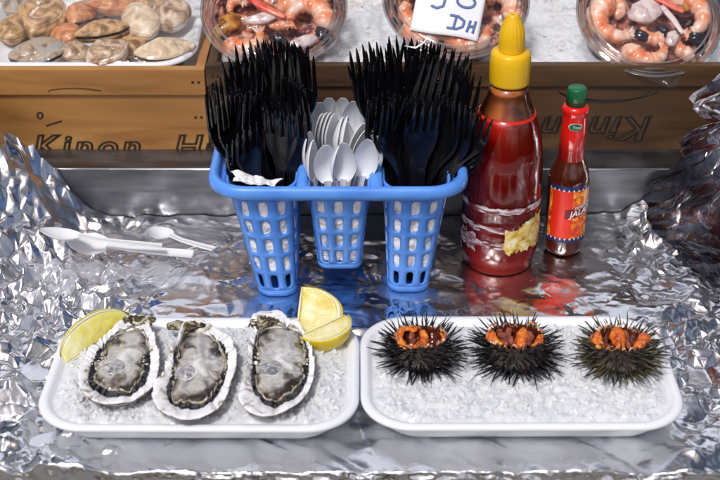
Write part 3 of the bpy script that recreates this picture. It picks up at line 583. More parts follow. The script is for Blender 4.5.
# ================================================================== SEA URCHINS
M['test'] = P('urchin_test', (.03, .02, .015), .5, noise=(120, 5, .5), ramp=[(.4, (.006, .005, .005)), (.68, (.035, .02, .016))], bump=[('voronoi', 350, .6, .08)])
M['spine_k'] = P('urchin_spine_black', (.010, .008, .010), .28, spec=.5)
M['spine_g'] = P('urchin_spine_olive', (.05, .045, .02), .35, noise=(90, 3, .2), ramp=[(.35, (.018, .016, .010)), (.65, (.095, .08, .04))])
M['roe'] = P('urchin_roe', (.85, .25, .02), .25, coat=.5, sss=.3, sssr=(.9, .3, .05), noise=(90, 5, .8), ramp=[(.34, (.34, .045, .006)), (.48, (.70, .15, .010)), (.62, (.85, .27, .03)), (.72, (.90, .55, .25))], bump=[('voronoi', 600, .8, .06), ('noise', 250, .8, .10)])
M['gut'] = P('urchin_inside', (.1, .015, .008), .14, coat=.8, noise=(110, 4, 1), ramp=[(.35, (.02, .005, .004)), (.6, (.12, .018, .008)), (.75, (.30, .06, .02))], bump=[('noise', 260, .5, .08)])
M['testrim'] = P('urchin_broken_edge', (.7, .5, .38), .4, noise=(260, 4, .5), ramp=[(.38, (.14, .05, .02)), (.52, (.55, .24, .12)), (.66, (.82, .68, .58))], bump=[('noise', 300, .6, .06)])
def smooth_open(p_, n):
    out = []; k = len(p_) - 1
    for i in range(n):
        u = i / (n - 1) * k; j = min(int(u), k - 1); f = u - j; g = lambda q: p_[max(0, min(k, q))]
        out.append(tuple(.5 * (2 * g(j)[c] + (-g(j - 1)[c] + g(j + 1)[c]) * f + (2 * g(j - 1)[c] - 5 * g(j)[c] + 4 * g(j + 1)[c] - g(j + 2)[c]) * f * f + (-g(j - 1)[c] + 3 * g(j)[c] - 3 * g(j + 1)[c] + g(j + 2)[c]) * f ** 3) for c in (0, 1)))
    return out
M['liver'] = P('urchin_brown_lobe', (.25, .05, .02), .12, coat=.9, sss=.1, noise=(70, 4, .6), ramp=[(.35, (.12, .018, .008)), (.65, (.36, .09, .04))])
def urchin(label, px, py, seed, Rb, ow, od, spm, spl, roes, shift=(0, .25)):
    """opened urchin: squat round shell, oval opening on top (half-width ow, half-depth od)"""
    c = U(px, py, z=2.9); zc = 3.0; t = thing('sea_urchin', label, 'sea urchin', (c.x, c.y, 1.6), 'opened sea urchins on the right tray'); rr_ = random.Random(seed); N = 48
    H_ = 1.08
    def surf(th, v):       # v 0 bottom .. 1 opening edge
        ph = -PI / 2 + v * (PI / 2 + .62); r = Rb * math.cos(ph) ; z = zc - .1 + H_ * math.sin(ph)
        x, y = r * math.cos(th), r * math.sin(th)
        k = max(0, (v - .62) / .38) ** 1.5; ex, ey = shift[0] + ow * math.cos(th), shift[1] + od * math.sin(th)
        return Vector((c.x + x * (1 - k) + ex * k, c.y + y * (1 - k) + ey * k, z + k * .16 * od * math.sin(th)))
    ths = [2 * PI * i / N for i in range(N)]
    m = MB(); m.rings([[surf(a, v) for a in ths] for v in np.linspace(.04, 1, 14)], True, True, False); m.build('shell', M['test'], t)
    # inside wall
    m = MB(); rg = []
    for q, dz in ((.99, 0), (.93, -.25), (.86, -.7), (.7, -1.15), (.4, -1.4), (.02, -1.45)):
        rg.append([Vector((c.x + shift[0] + ow * q * math.cos(a), c.y + shift[1] + od * q * math.sin(a), surf(a, 1).z + dz)) for a in ths])
    m.rings(rg, True, False, True); m.build('inside', M['gut'], t)
    # jagged broken edge
    m = MB(); rg = []
    for k in range(8):
        a2 = 2 * PI * k / 8; row = []
        for i, a in enumerate([2 * PI * i / 96 for i in range(96)]):
            rd = .07 * (1 + 1.3 * rnoise((math.cos(a) * 6, math.sin(a) * 6, k), 1.5, seed)); b = surf(a, 1); jag = .42 * rnoise((math.cos(a) * 4, math.sin(a) * 4, 1), 2, seed + 2)
            row.append(b + Vector((math.cos(a) * rd * math.cos(a2), math.sin(a) * rd * math.cos(a2), rd * 1.2 * math.sin(a2) + jag)))
        rg.append(row)
    rg.append(rg[0]); m.rings(rg); m.build('broken_edge', M['testrim'], t)
    # roe tongues: fat crescents hanging from the rim into the bowl
    for (path, wd, sag, mk) in roes:
        m = MB(); Q = smooth_open([(a, b_) for a, b_ in path], 26); pts = []; rad = []
        for i, (a, b_) in enumerate(Q):
            q = i / (len(Q) - 1); x, y = c.x + shift[0] + ow * a, c.y + shift[1] + od * b_; zr = surf(PI / 2, 1).z * (.5 + b_ * .5) + surf(-PI / 2, 1).z * (.5 - b_ * .5)
            pts.append(Vector((x, y, zr - .10 - sag * math.sin(PI * q) - .25 * (1 - math.hypot(a, b_))))); rad.append(wd * 1.3 * max(.15, math.sin(PI * (.06 + .88 * q))) ** .6 * (1 + .08 * math.sin(q * 23 + wd * 50)))
        m.tube(pts, rad, 16, flat=.75)
        for i, v in enumerate(m.v): m.v[i] = v + Vector((1, 1, 1)) * (.10 * rnoise((v.x, v.y, v.z), 1.6, seed) + .05 * rnoise((v.x * 4, v.y * 4, v.z * 4), 1.8, seed))
        m.build('roe', M[mk], t)
    # digestive strings between the roe
    m = MB()
    for k in range(7):
        a = rr_.uniform(0, 2 * PI); q = rr_.uniform(.15, .7); b = Vector((c.x + shift[0] + ow * q * math.cos(a), c.y + shift[1] + od * q * math.sin(a), zc - .25 + rr_.uniform(-.2, .25)))
        pts = [b + Vector((.5 * math.sin(i * .8 + k), .35 * math.cos(i * .9 + k * 2), .1 * math.sin(i * 1.7))) * (i / 7) for i in range(9)]; m.tube(pts, [.06 + .07 * math.sin(PI * i / 8) for i in range(9)], 8)
    m.build('gut', M['gut'], t)
    # spines
    m = MB(); n = 250; ga = PI * (3 - math.sqrt(5))
    for i in range(n):
        v = .30 + .68 * ((i + .5) / n) ** .85; th = i * ga + rr_.uniform(-.1, .1); p_ = surf(th, v); pc = Vector((c.x, c.y, zc - .35))
        nrm = (p_ - pc); nrm.z *= 1.1; nrm.normalize(); nrm = (nrm + Vector([rr_.gauss(0, .24) for _ in range(3)])).normalized()
        L_ = spl * rr_.choice((rr_.uniform(.5, .9), rr_.uniform(.85, 1.3))) * (.62 + .38 * math.sin(min(1, (1.12 - v) / .5) * PI / 2))
        if p_.z + nrm.z * L_ < 1.72: nrm.z = (1.75 - p_.z) / L_; nrm.normalize()
        r0 = rr_.uniform(.055, .082); bend = Vector([rr_.gauss(0, .05) for _ in range(3)]) * L_
        m.tube([p_ - nrm * .05, p_ + nrm * L_ * .5 + bend * .5, p_ + nrm * L_], [r0, r0 * .8, r0 * .28], 6)
    o = m.build('spines', spm, t); o['kind'] = 'stuff'
    return t
urchin('black sea urchin with roe ringing the left of its opening, leftmost on its tray', 421, 350, 5, 2.05, 1.70, 1.10, M['spine_k'], 1.42,
       [([(-.15, .75), (-.75, .65), (-.9, 0), (-.6, -.75), (-.2, -.9)], .24, .0, 'roe'), ([(.05, .7), (.18, .1), (-.05, -.55), (-.2, -.85)], .26, .05, 'roe'), ([(-.4, .6), (-.35, 0), (-.35, -.6)], .20, .3, 'liver'), ([(.75, -.55), (.95, 0), (.8, .4)], .14, 0, 'roe'), ([(.5, .6), (.55, 0), (.4, -.6)], .26, .45, 'gut')], shift=(-.02, .66))
urchin('black sea urchin with a wide opening and broad orange lobe, between two others', 516, 350, 6, 2.15, 1.95, 1.25, M['spine_k'], 1.55,
       [([(-.85, .45), (-.85, -.1), (-.55, -.65)], .30, .0, 'roe'), ([(-.5, .8), (-.45, .1), (-.35, -.6)], .24, .0, 'liver'), ([(-.2, .85), (-.22, .1), (-.12, -.7)], .17, .05, 'liver'), ([(.15, -.85), (.18, -.2), (.35, .75)], .34, -.1, 'roe'), ([(.55, .6), (.5, 0), (.45, -.6)], .2, .1, 'liver'), ([(.92, .25), (.88, -.2), (.6, -.65)], .26, 0, 'roe')], shift=(.0, .72))
urchin('olive brown sea urchin with upright orange roe, rightmost on its tray', 620, 352, 7, 2.15, 1.85, 1.15, M['spine_g'], 1.38,
       [([(-.85, .55), (-.9, -.1), (-.65, -.65)], .30, -.05, 'roe'), ([(-.35, .8), (-.5, .0), (-.42, -.7)], .17, .1, 'gut'), ([(-.12, .9), (-.10, .1), (-.05, -.85)], .36, -.25, 'roe'), ([(.25, .8), (.28, 0), (.25, -.7)], .20, -.1, 'liver'), ([(.55, .75), (.52, 0), (.5, -.4)], .24, .1, 'gut'), ([(.9, .45), (.85, -.1), (.45, -.75)], .32, -.1, 'roe')], shift=(.05, .64))

# ================================================================== BASKET
def rr_pts(x0, x1, y0, y1, r, n):
    """n points, equal arc length, round a rounded rectangle; starts mid front (y0) and runs towards +x"""
    pts = []; cx, cy = (x0 + x1) / 2, (y0 + y1) / 2; w_, d_ = (x1 - x0) / 2, (y1 - y0) / 2; poly = [(cx, y0)]
    for ax, ay, a0 in ((x1 - r, y0 + r, -90), (x1 - r, y1 - r, 0), (x0 + r, y1 - r, 90), (x0 + r, y0 + r, 180)):
        for i in range(9): a = R(a0 + 90 * i / 8); poly.append((ax + r * math.cos(a), ay + r * math.sin(a)))
    poly.append((cx, y0)); P_ = np.array(poly); s = np.concatenate([[0], np.cumsum(np.hypot(*(P_[1:] - P_[:-1]).T))]); q = np.linspace(0, s[-1], n + 1)[:-1]
    return np.stack([np.interp(q, s, P_[:, 0]), np.interp(q, s, P_[:, 1])], -1)
NB = 960
def pocket(top, bot, zt, zb, ncell, nrow, parent, liner=True, hw=.235, hh=.385, label=None):
    T, B = rr_pts(*top, NB), rr_pts(*bot, NB)
    def F(u, v, ins=0):
        i = (u % 1) * NB; k = int(i); f = i - k; a = T[k % NB] * (1 - f) + T[(k + 1) % NB] * f; b = B[k % NB] * (1 - f) + B[(k + 1) % NB] * f; p_ = a * (1 - v) + b * v
        if ins:
            c = (np.array([(top[0] + top[1]) / 2, (top[2] + top[3]) / 2]) * (1 - v) + np.array([(bot[0] + bot[1]) / 2, (bot[2] + bot[3]) / 2]) * v); d = c - p_; p_ = p_ + d / max(.01, np.hypot(*d)) * ins
        return Vector((p_[0], p_[1], zt * (1 - v) + zb * v))
    m = MB(); v0, v1 = .07, .945; K = 20
    def sq(t_):       # point on square boundary, parameter angle
        c_, s_ = math.cos(t_), math.sin(t_); k = 1 / max(abs(c_), abs(s_)); return c_ * k * .5, s_ * k * .5
    for ci in range(ncell):
        for ri in range(nrow):
            u0 = (ci) / ncell; vc = v0 + (v1 - v0) * (ri + .5) / nrow; du = 1 / ncell; dv = (v1 - v0) / nrow; outer = []; mids = []; inner = []
            for k in range(K):
                a = 2 * PI * (k + .5) / K; a = PI / 4 + 2 * PI * k / K; x, y = sq(a); outer.append(F(u0 + x * du, vc + y * dv))
                ex, ey = math.cos(a), math.sin(a); sx = math.copysign(abs(ex) ** .55, ex) * hw; sy = math.copysign(abs(ey) ** .55, ey) * hh
                inner.append(F(u0 + sx * du, vc + sy * dv))
            m.rings([inner, outer])
    for va, vb in ((-.02, v0), (v1, 1.0)):
        rg = [[F((k - .5 / 1) / (ncell * 4) , va + (vb - va) * q) for k in range(ncell * 4)] for q in (1, 0)]; m.rings(rg)
    o = m.build('pocket', M['blue'], parent)
    bm = bmesh.new(); bm.from_mesh(o.data); bmesh.ops.remove_doubles(bm, verts=bm.verts, dist=.00004); bm.to_mesh(o.data); bm.free()
    mod(o, 'SOLIDIFY', thickness=.0016, offset=1 if False else -1)
    m = MB(); rg = [[F(k / 60, 1.0, ins) + Vector((0, 0, dz)) for k in range(60)] for ins, dz in ((0, 0), (.12, -.05), (1.0, -.02), (1.4, .0))]; m.rings(rg, True, False, True); b = m.build('floor_plate', M['blue'], o, local=True)
    b.data.transform(Matrix.Translation(-world_loc(parent)))
    if liner:
        m = MB(); rg = []
        for v in np.linspace(-.01, .78 if liner is True else liner, 34):
            row = []
            for k in range(170):
                u = k / 170; d = .12 + .10 * float(fbm(np.array([u * 40]), np.array([v * 9 + top[0]]), 5, 3)[0]); row.append(F(u, v, max(.06, d)))
            rg.append(row)
        m.rings(rg); tag(recenter(m.build('paper_liner', M['paper'], None)), label, 'napkin', 'white paper linings of the basket pockets')
    return F
bk = thing('cutlery_basket', 'blue plastic perforated basket with three pockets of cutlery', 'basket', (-1.4, -4.5, .05))
pocket((-9.85, -4.62, -9.6, 2.4, 1.9), (-7.9, -4.9, -8.6, .6, 1.1), 9.75, .12, 21, 5, bk, label='white paper lining in the left pocket of the blue basket')
pocket((-3.85, .72, -9.8, 2.4, 1.1), (-3.25, .12, -7.9, .4, .8), 9.75, 2.2, 22, 4, bk, liner=.90, label='white paper lining in the middle pocket of the blue basket')
pocket((1.66, 6.65, -9.6, 2.4, 1.9), (2.15, 5.35, -8.0, .6, 1.1), 9.75, .12, 21, 5, bk, label='white paper lining in the right pocket of the blue basket')
# rim: rounded lip and the sloping apron under it
m = MB(); rg = []
def rim_ring(off, z, n=120): return [Vector((x, y, z)) for x, y in rr_pts(-11.2 + off, 8.0 - off, -10.35 + off, 3.3 - off, max(.3, 2.9 - off * .6), n)]
for off, z in ((.50, 9.62), (.22, 9.48), (.05, 9.6), (0, 9.9), (.04, 10.2), (.2, 10.42), (.46, 10.46), (.68, 10.34), (.78, 10.1), (.8, 9.7), (.55, 9.62)): rg.append(rim_ring(off, z))
m.rings(rg); m.build('rim', M['blue'], bk)
m = MB(); rg = [[Vector((x, y, z)) for x, y in rr_pts(*q, 120)] for q, z in (((-10.7, 7.5, -9.95, 2.85, 2.6), 9.7), ((-10.2, 7.0, -9.78, 2.6, 2.4), 9.5), ((-9.85, 6.65, -9.62, 2.42, 2.2), 9.1))]
m.rings(rg); o = m.build('apron', M['blue'], bk); mod(o, 'SOLIDIFY', thickness=.0012, offset=1)
# saddles between the pockets
for a, b in ((-4.66, -3.83), (.70, 1.69)):
    m = MB(); rg = []
    for y in np.linspace(-9.9, 2.6, 18):
        hgt = 9.6 + .75 * math.sin(PI * min(1, (y + 9.9) / 2.2 if y < -7.7 else 1) * .5) * (1 if y < -1 else .6)
        rg.append([Vector((x, y, z)) for x, z in ((a - .05, 8.6), (a, hgt - .25), (a + .2, hgt), (b - .2, hgt), (b, hgt - .25), (b + .05, 8.6))])
    m.rings(rg, False); m.build('divider', M['blue'], bk)
# raised back of the middle pocket seen between the spoons
m = MB(); rg = []
for z in np.linspace(9.0, 11.2, 8):
    wd = 2.25 * (1 - max(0, (z - 10.6)) * .15); rg.append([Vector((-1.57 + wd * math.sin(a), -.2 - 1.0 * math.cos(a) + .5 * math.cos(a) ** 2, z)) for a in np.linspace(-1.25, 1.25, 20)])
m.rings([[Vector((v.x, 2.3 - abs(v.x + 1.57) ** 2 * .1, v.z)) for v in r_] for r_ in rg], False); o = m.build('pocket_back', M['blue'], bk); mod(o, 'SOLIDIFY', thickness=.002)

# ------------------------------------------------------------------ cutlery (origin at the foot of the handle, along +Z, face towards -Y)
def fork_mesh():
    m = MB(); L = 17.3
    def sec(z, w_, y, th=.14, lip=.10):
        return [Vector(q) for q in ((-w_ / 2, y - lip, z), (-w_ / 2 + .09, y - lip, z), (-w_ / 2 + .12, y, z), (w_ / 2 - .12, y, z), (w_ / 2 - .09, y - lip, z), (w_ / 2, y - lip, z), (w_ / 2, y + th, z), (-w_ / 2, y + th, z))]
    cy = lambda z: .75 * sstep(8.5, 12.8, z) - 1.0 * sstep(13.2, L + .8, z)
    prof = [(0, .75), (.15, 1.0), (2, .98), (6, .78), (9.3, .64), (10.6, .72), (11.4, 1.05), (12.2, 1.75), (12.9, 2.3), (13.6, 2.52), (14.25, 2.58)]
    m.rings([sec(z, w_, float(cy(z)), lip=.12 * (1 if z < 11 else .5)) for z, w_ in prof], True, True, True)
    for i in range(4):
        xc = (-1.5 + i) * .70; rg = []
        for z, w_ in ((14.2, .48), (14.6, .40), (15.5, .33), (16.5, .26), (17.0, .15), (L, .03)):
            x = xc * (1 - .02 * (z - 14)); y = float(cy(z)); th = .11 if z < 16.8 else .06
            rg.append([Vector(q) for q in ((x - w_ / 2, y - .03, z), (x, y - .08, z), (x + w_ / 2, y - .03, z), (x + w_ / 2, y + th, z), (x, y + th + .03, z), (x - w_ / 2, y + th, z))])
        m.rings(rg, True, True, True)
    return m.build('plastic_fork', M['black_pl'], smooth=True, data_only=True, sharp=35)
def spoon_mesh(L=10.3, bw=.98, bl=3.45):
    m = MB(); z0 = L - bl; rg = []
    for z, w_ in ((0, .5), (.12, .62), (3, .54), (z0 - 1.6, .42), (z0 - .3, .42), (z0 + .25, .5)):
        y = -.22 * float(sstep(z0 - 2.2, z0, z)); rg.append([Vector(q) for q in ((-w_ / 2, y - .09, z), (-w_ / 2 + .1, y - .03, z), (w_ / 2 - .1, y - .03, z), (w_ / 2, y - .09, z), (w_ / 2, y + .07, z), (-w_ / 2, y + .07, z))])
    m.rings(rg, True, True, True)
    nS, nW = 18, 13; front, back = [], []
    for i in range(nS + 1):
        s = i / nS; z = z0 + .05 + bl * s * .985; hw = bw * (math.sin(PI * min(1, (s * .93 + .045)) ** .86)) ** .62 * .97; rf, rb = [], []
        for j in range(nW):
            u = -1 + 2 * j / (nW - 1); d = .52 * (1 - u * u) * math.sin(PI * min(1, s ** .8)) ** .8; yb = -.22 - .25 * s * s + d
            rf.append(Vector((u * hw, yb, z))); rb.append(Vector((u * hw, yb + .085, z)))
        front.append(rf); back.append(rb)
    m.rings([a + b[::-1] for a, b in zip(front, back)], True, True, True)
    return m.build('plastic_spoon', M['white_pl'], smooth=True, data_only=True, sharp=60)
FORK, SPOON = fork_mesh(), spoon_mesh()
def put(me, name, tip, base, L, roll, label, cat, group, bend=0):
    tip, base = Vector(tip), Vector(base); d = (tip - base).normalized(); org = tip - d * L
    zax = d; yax = Vector((0, 1, 0)); xax = yax.cross(zax).normalized(); yax = zax.cross(xax).normalized()
    Mx = Matrix((xax, yax, zax)).transposed().to_4x4() @ Matrix.Rotation(R(roll), 4, 'Z')
    o = bpy.data.objects.new(name, me); COL.objects.link(o); o.matrix_world = Matrix.Translation(org * .01) @ Mx
    return tag(o, label, cat, group)
rng = random.Random(12)
LG, RG = 'black plastic forks in the left pocket', 'black plastic forks in the right pocket'
ORD = ('leftmost', 'second from left', 'third from left', 'fourth from left', 'fifth from left')
def pack(px, py, ty, n, dpx, dpy, dty, base, roll, label, group, bx=.12, jit=1.0, sc=1.0):
    tps = sorted([(px + dpx * i + rng.uniform(-3, 3) * jit, py + dpy * i + rng.uniform(-9, 7) * jit) for i in range(n)])
    for i, (tx_, ty_) in enumerate(tps):
        L = 17.3 * sc; tp = U(tx_, ty_, y=ty + dty * i)
        bs = Vector(base) + Vector((bx * i + rng.uniform(-.5, .5), dty * i * .8 + rng.uniform(-.4, .4), 0)); lo, hi = ((-7.05, -5.45), (2.85, 4.7))[base[0] > 0]; bs.x = min(hi, max(lo, bs.x)); bs.y = min(-.3, max(-6.9, bs.y)); dd = (tp - bs).normalized()
        rl = roll + rng.uniform(-30, 30) * jit
        if rng.random() < .12: rl += 180
        o = put(FORK, 'plastic_fork', tp, bs, L, rl, label + ', ' + ORD[i] + (' there' if n > 1 else ''), 'fork', group); o.scale = (.9, .9, sc)
        z = o.location.z * 100
        if z < .5: o.location = Vector(o.location) + dd * ((.5 - z) / max(.3, dd.z)) * .01
def Lp(px, py, ty, n, dx, dy, dt, bx, by, roll, where, sc=1.0): pack(px, py, ty, n, dx, dy, dt, (-6.3 + bx, by, 0), roll, 'black fork, left bunch, ' + where, LG, sc=sc)
def Rp(px, py, ty, n, dx, dy, dt, bx, by, roll, where, sc=1.0): pack(px, py, ty, n, dx, dy, dt, (3.7 + bx, by, 0), roll, 'black fork, right bunch, ' + where, RG, sc=sc)
Lp(250, 58, .4, 4, 4, -3, -.4, 1.1, -.6, 20, 'back row leaning left')
Lp(278, 46, .2, 4, 7, 0, -.4, -.6, -.8, -10, 'tallest at the back')
Lp(296, 50, -.8, 3, 4, 5, -.5, -1.2, -1.6, -28, 'back right, leaning right')
Lp(240, 76, -2.0, 4, 5, -3, -.5, 1.2, -2.6, 32, 'second row leaning left')
Lp(272, 66, -2.6, 2, 12, 1, -.5, 0, -3.2, 6, 'second row upright')
Lp(240, 98, -4.6, 4, 4, -3, -.5, .9, -4.8, 38, 'middle, leaning left', .90)
Lp(291, 86, -4.2, 3, 3, 4, -.6, -.8, -4.6, -34, 'right side by the spoons', .93)
Lp(274, 102, -6.6, 3, 8, 2, -.3, .1, -6.2, -4, 'bright tines at the front', .84)
Lp(227, 104, -3.4, 4, 0, 9, -.8, .5, -4.4, 74, 'edge on at the far left', .93)
Lp(243, 136, -7.4, 2, -8, 6, -.2, .6, -6.6, 62, 'low front left corner', .74)
Rp(362, 56, .2, 4, 7, -2, -.4, .9, -.6, 22, 'back row leaning left')
Rp(402, 44, .2, 4, 9, 2, -.4, 0, -.8, 6, 'tallest at the back')
Rp(444, 52, -.4, 3, 8, 9, -.4, -.9, -1.2, -18, 'back right by the yellow nozzle')
Rp(364, 74, -2.6, 4, 7, -3, -.4, .9, -3.0, 30, 'second row leaning left')
Rp(410, 62, -2.8, 3, 11, 2, -.4, 0, -3.4, -10, 'second row upright')
Rp(450, 78, -3.2, 3, 5, 9, -.5, -.9, -3.6, -34, 'second row leaning right')
Rp(376, 104, -5.6, 4, 5, 7, -.4, .8, -5.6, 44, 'curving left by the spoons', .90)
Rp(412, 96, -6.0, 3, 8, 6, -.4, 0, -6.0, 10, 'front row upright', .88)
Rp(446, 104, -6.0, 3, 5, 10, -.4, -.6, -5.8, -38, 'front right leaning right', .90)
for i in range(4):
    tp = U(486 - i * 2, 112 + i * 5, y=-7.0 + .25 * i); put(FORK, 'plastic_fork', tp, (4.2 + .1 * i, -7.2 + .2 * i, 4.6 - .3 * i), 11.8 + i * .2, -38, 'black fork, %s of the four leaning out over the right rim' % ('uppermost', 'second from the top', 'third from the top', 'lowest')[i], 'fork', 'four forks leaning over the right rim').scale = (.8, .8, .68)
SG = 'white plastic spoons in the middle pocket'; SL = 'white plastic spoon in the middle pocket, '
SW = []
si = 0
for px, py, ty, bx, by, roll, wd_ in ((319, 106, -.6, -2.6, -.6, 8, 'tallest row, far left'), (330, 101, .2, -2.2, .2, -6, 'tallest row, second from left'), (344, 99, .2, -1.4, .3, -10, 'tallest of all at the back'), (355, 106, -.4, -1.0, -.2, -16, 'back row, far right'),
        (317, 113, -3.0, -2.6, -3.0, 58, 'first of the four nested on the left'), (321, 112, -3.3, -2.4, -3.2, 60, 'second of the four nested on the left'), (325, 112, -3.6, -2.2, -3.5, 60, 'third of the four nested on the left'), (329, 113, -3.9, -2.0, -3.8, 56, 'fourth of the four nested on the left'),
        (337, 117, -4.2, -1.7, -4.0, 76, 'edge on, left one of the middle pair'), (342, 116, -4.2, -1.5, -4.1, 78, 'edge on, right one of the middle pair'), (352, 120, -4.4, -1.2, -4.2, -46, 'narrow, between the back row and the right heads'),
        (360, 121, -5.0, -1.3, -4.8, 40, 'leaning right, upper of two in the middle right'), (365, 126, -5.4, -1.2, -5.2, 36, 'leaning right, lower of two in the middle right'), (373, 128, -5.6, -.8, -5.4, -14, 'behind the big right front bowl'),
        (378, 134, -6.0, -.6, -5.8, -30, 'far right, half behind the big right bowl'), (371, 137, -7.4, -1.0, -6.8, -16, 'big bowl leaning right at the front'), (325, 142, -7.9, -2.3, -7.0, 10, 'big front bowl on the left'), (336, 141, -7.7, -1.9, -7.0, 62, 'edge on between the two front bowls'),
        (345, 140, -7.9, -1.4, -7.1, -12, 'big front bowl in the centre'), (304, 132, -6.0, -3.0, -6.4, 66, 'edge on against the left blue wall'), (308, 146, -7.4, -2.9, -6.9, 70, 'low and edge on at the front left')):
    tp = U(px, py, y=ty); o = put(SPOON, 'plastic_spoon', tp, (bx, by, 2.6), 10.3, roll, 'white plastic spoon in the middle pocket, ' + wd_, 'spoon', SG)
    if o.location.z < .027: d = (tp - Vector((bx, by, 2.6))).normalized(); o.location = Vector(o.location) + d * ((2.7 - o.location.z * 100) / max(.3, d.z)) * .01
# crumpled tissue on the left rim
m = MB(); rg = []
for i in range(26):
    u = i / 25; cx_ = -9.3 + 3.4 * u; row = []
    for j in range(14):
        v = j / 13; row.append(Vector((cx_ + .3 * math.sin(v * 5 + u * 3), -9.75 + 1.5 * v + .8 * u * 0 + (1.2 - 1.2 * u) * .8, 10.1 + .35 * math.sin(v * PI) + .40 * rnoise((u * 2.2, v * 1.6, 0), 1.4, 9) * (1 if 0 < j < 13 else .5))))
    rg.append(row)
m.rings(rg, False); o = recenter(m.build('paper_napkin', M['paper'])); mod(o, 'SUBSURF', levels=1, render_levels=2); mod(o, 'SOLIDIFY', thickness=.0005); tag(o, 'crumpled white tissue tucked over the left front corner of the basket rim', 'napkin')
m = MB(); p_ = U(417, 45, y=-4.2); m.tube([p_ + Vector((-.9, 0, -.05)), p_ + Vector((-.1, -.15, -.15)), p_ + Vector((.5, -.1, .25)), p_ + Vector((.75, 0, .75))], [.05, .17, .15, .04], 8, flat=.3)
tag(recenter(m.build('plastic_shred', M['white_pl'])), 'small white shred of plastic caught on the right bunch of forks', 'scrap')

# ================================================================== BOTTLES
def prof_from_px(cx, rows, y):
    out = []
    for py, hw in rows:
        p_ = U(cx, py, y=y); dep = (p_ - CAMP).dot(FW); out.append((hw / FPX * dep, p_.z))
    return out
M['sauce'] = P('red_sauce', (.20, .006, .004), .16, coat=.6, sss=.05, noise=(12, 3, .5), ramp=[(.3, (.50, .012, .006)), (.7, (.66, .035, .012))])
M['sauce_film'] = P('sauce_smear', (.42, .10, .02), .3, noise=(40, 5, 1), ramp=[(.35, (.22, .035, .008)), (.6, (.48, .16, .04))], alpha=1)
M['bottle'] = clear('clear_bottle', (1, .95, .93), .05, 1.3, 1.5, bump=(60, .15, .08))
M['yellow'] = P('yellow_cap', (.86, .50, .008), .34, noise=(30, 3, .2), ramp=[(.3, (.80, .44, .006)), (.7, (.88, .54, .012))], sss=.05, bump=[('noise', 120, .15, .04)])
M['label_w'] = P('label_residue', (.75, .70, .70), .5, noise=(70, 8, 1.5, (1, 1, 3.5)), ramp=[(.42, (.16, .012, .012)), (.50, (.42, .28, .30)), (.62, (.72, .66, .68))])
M['label_au'] = P('torn_gold_label', (.7, .48, .12), .4, noise=(90, 6, 1.2), ramp=[(.36, (.34, .17, .03)), (.47, (.68, .45, .09)), (.58, (.80, .62, .22)), (.68, (.86, .80, .68))], bump=[('noise', 150, .6, .06)])
KX = U(497, 262, z=0); ky = -3.0; kx = U(497, 266, y=ky).x
t = thing('squeeze_bottle', 'large red sauce squeeze bottle with a yellow nozzle cap and torn gold label', 'bottle', (kx, ky, .05))
body = prof_from_px(497, [(84, 19.5), (90, 20), (97, 22), (106, 26), (118, 31), (132, 35.5), (148, 38.2), (160, 39), (180, 39.2), (203, 39.2), (206, 38.2), (209, 39.2), (240, 38.6), (258, 38), (266, 37), (270, 35)], ky)
zmin = min(z for r_, z in body); body = [(r_, z) for r_, z in body if z > .4] + [(2.75, .16), (2.2, .08)]
body.sort(key=lambda q: q[1]); body = [(max(.1, r_), z) for r_, z in body]
m = MB(); m.lathe(body, 72, (kx, ky, 0)); m.build('bottle_shell', M['bottle'], t)
m = MB(); ins = [(r_ - .10, z + (.12 if i == 0 else 0)) for i, (r_, z) in enumerate(body)]; ztop_s = U(497, 110, y=ky).z; low = [q for q in ins if q[1] < ztop_s]; hi = [q for q in ins if q[1] >= ztop_s - .4]
m.lathe(low + [(low[-1][0] - .1, ztop_s)], 72, (kx, ky, 0)); m.build('sauce', M['sauce'], t)
m = MB(); m.lathe([low[-1]] + hi, 72, (kx, ky, 0), cap0=False); m.build('sauce_smear', M['sauce_film'], t)
def cyl_patch(cx, cy, rad_at, a0, a1, zf0, zf1, mat, name, parent, na=60, nz=10, lift=.03, edge=0, seed=3):
    m = MB(); rg = []
    for j in range(nz + 1):
        row = []
        for i in range(na + 1):
            a = a0 + (a1 - a0) * i / na; q = j / nz; z0, z1 = zf0(a), zf1(a)
            if edge: z0 += edge * rnoise((a * 8, 1, 0), 1.5, seed); z1 += edge * rnoise((a * 8, 5, 0), 1.5, seed + 1)
            aa = a + (edge * .12 * rnoise((q * 6, a0, 2), 1.5, seed + 4) if edge and i in (0, na) else 0); z = z0 * (1 - q) + z1 * q; r_ = rad_at(z) + lift
            row.append(Vector((cx + r_ * math.sin(aa), cy - r_ * math.cos(aa), z)))
        rg.append(row)
    m.rings(rg, False); return m.build(name, mat, parent)
zs_ = [z for r_, z in body]; rs_ = [r_ for r_, z in body]; krad = lambda z: float(np.interp(z, zs_, rs_))
zk = lambda py: U(497, py, y=ky - 3.0).z
for k, (pa, pb) in enumerate(((209, 215), (228, 234), (243, 249))):
    cyl_patch(kx, ky, krad, -1.45, 1.35 if k == 0 else .25, lambda a, q=pb: zk(q) , lambda a, q=pa: zk(q), M['label_w'], 'label_strip', t, edge=.07, seed=20 + k)
cyl_patch(kx, ky, krad, .02, 1.25, lambda a: zk(253) + .02, lambda a: zk(232) + .9 * a, M['label_au'], 'label', t, edge=.28, seed=31, lift=.05)
cyl_patch(kx, ky, krad, -1.35, -.75, lambda a: zk(254), lambda a: zk(238), M['label_w'], 'label_strip', t, edge=.2, seed=40)
cap = prof_from_px(497, [(82, 19.3), (80, 19.8), (60, 20.2), (53, 19.6), (50.5, 18)], ky)
m = MB(); n = 90; rg = []
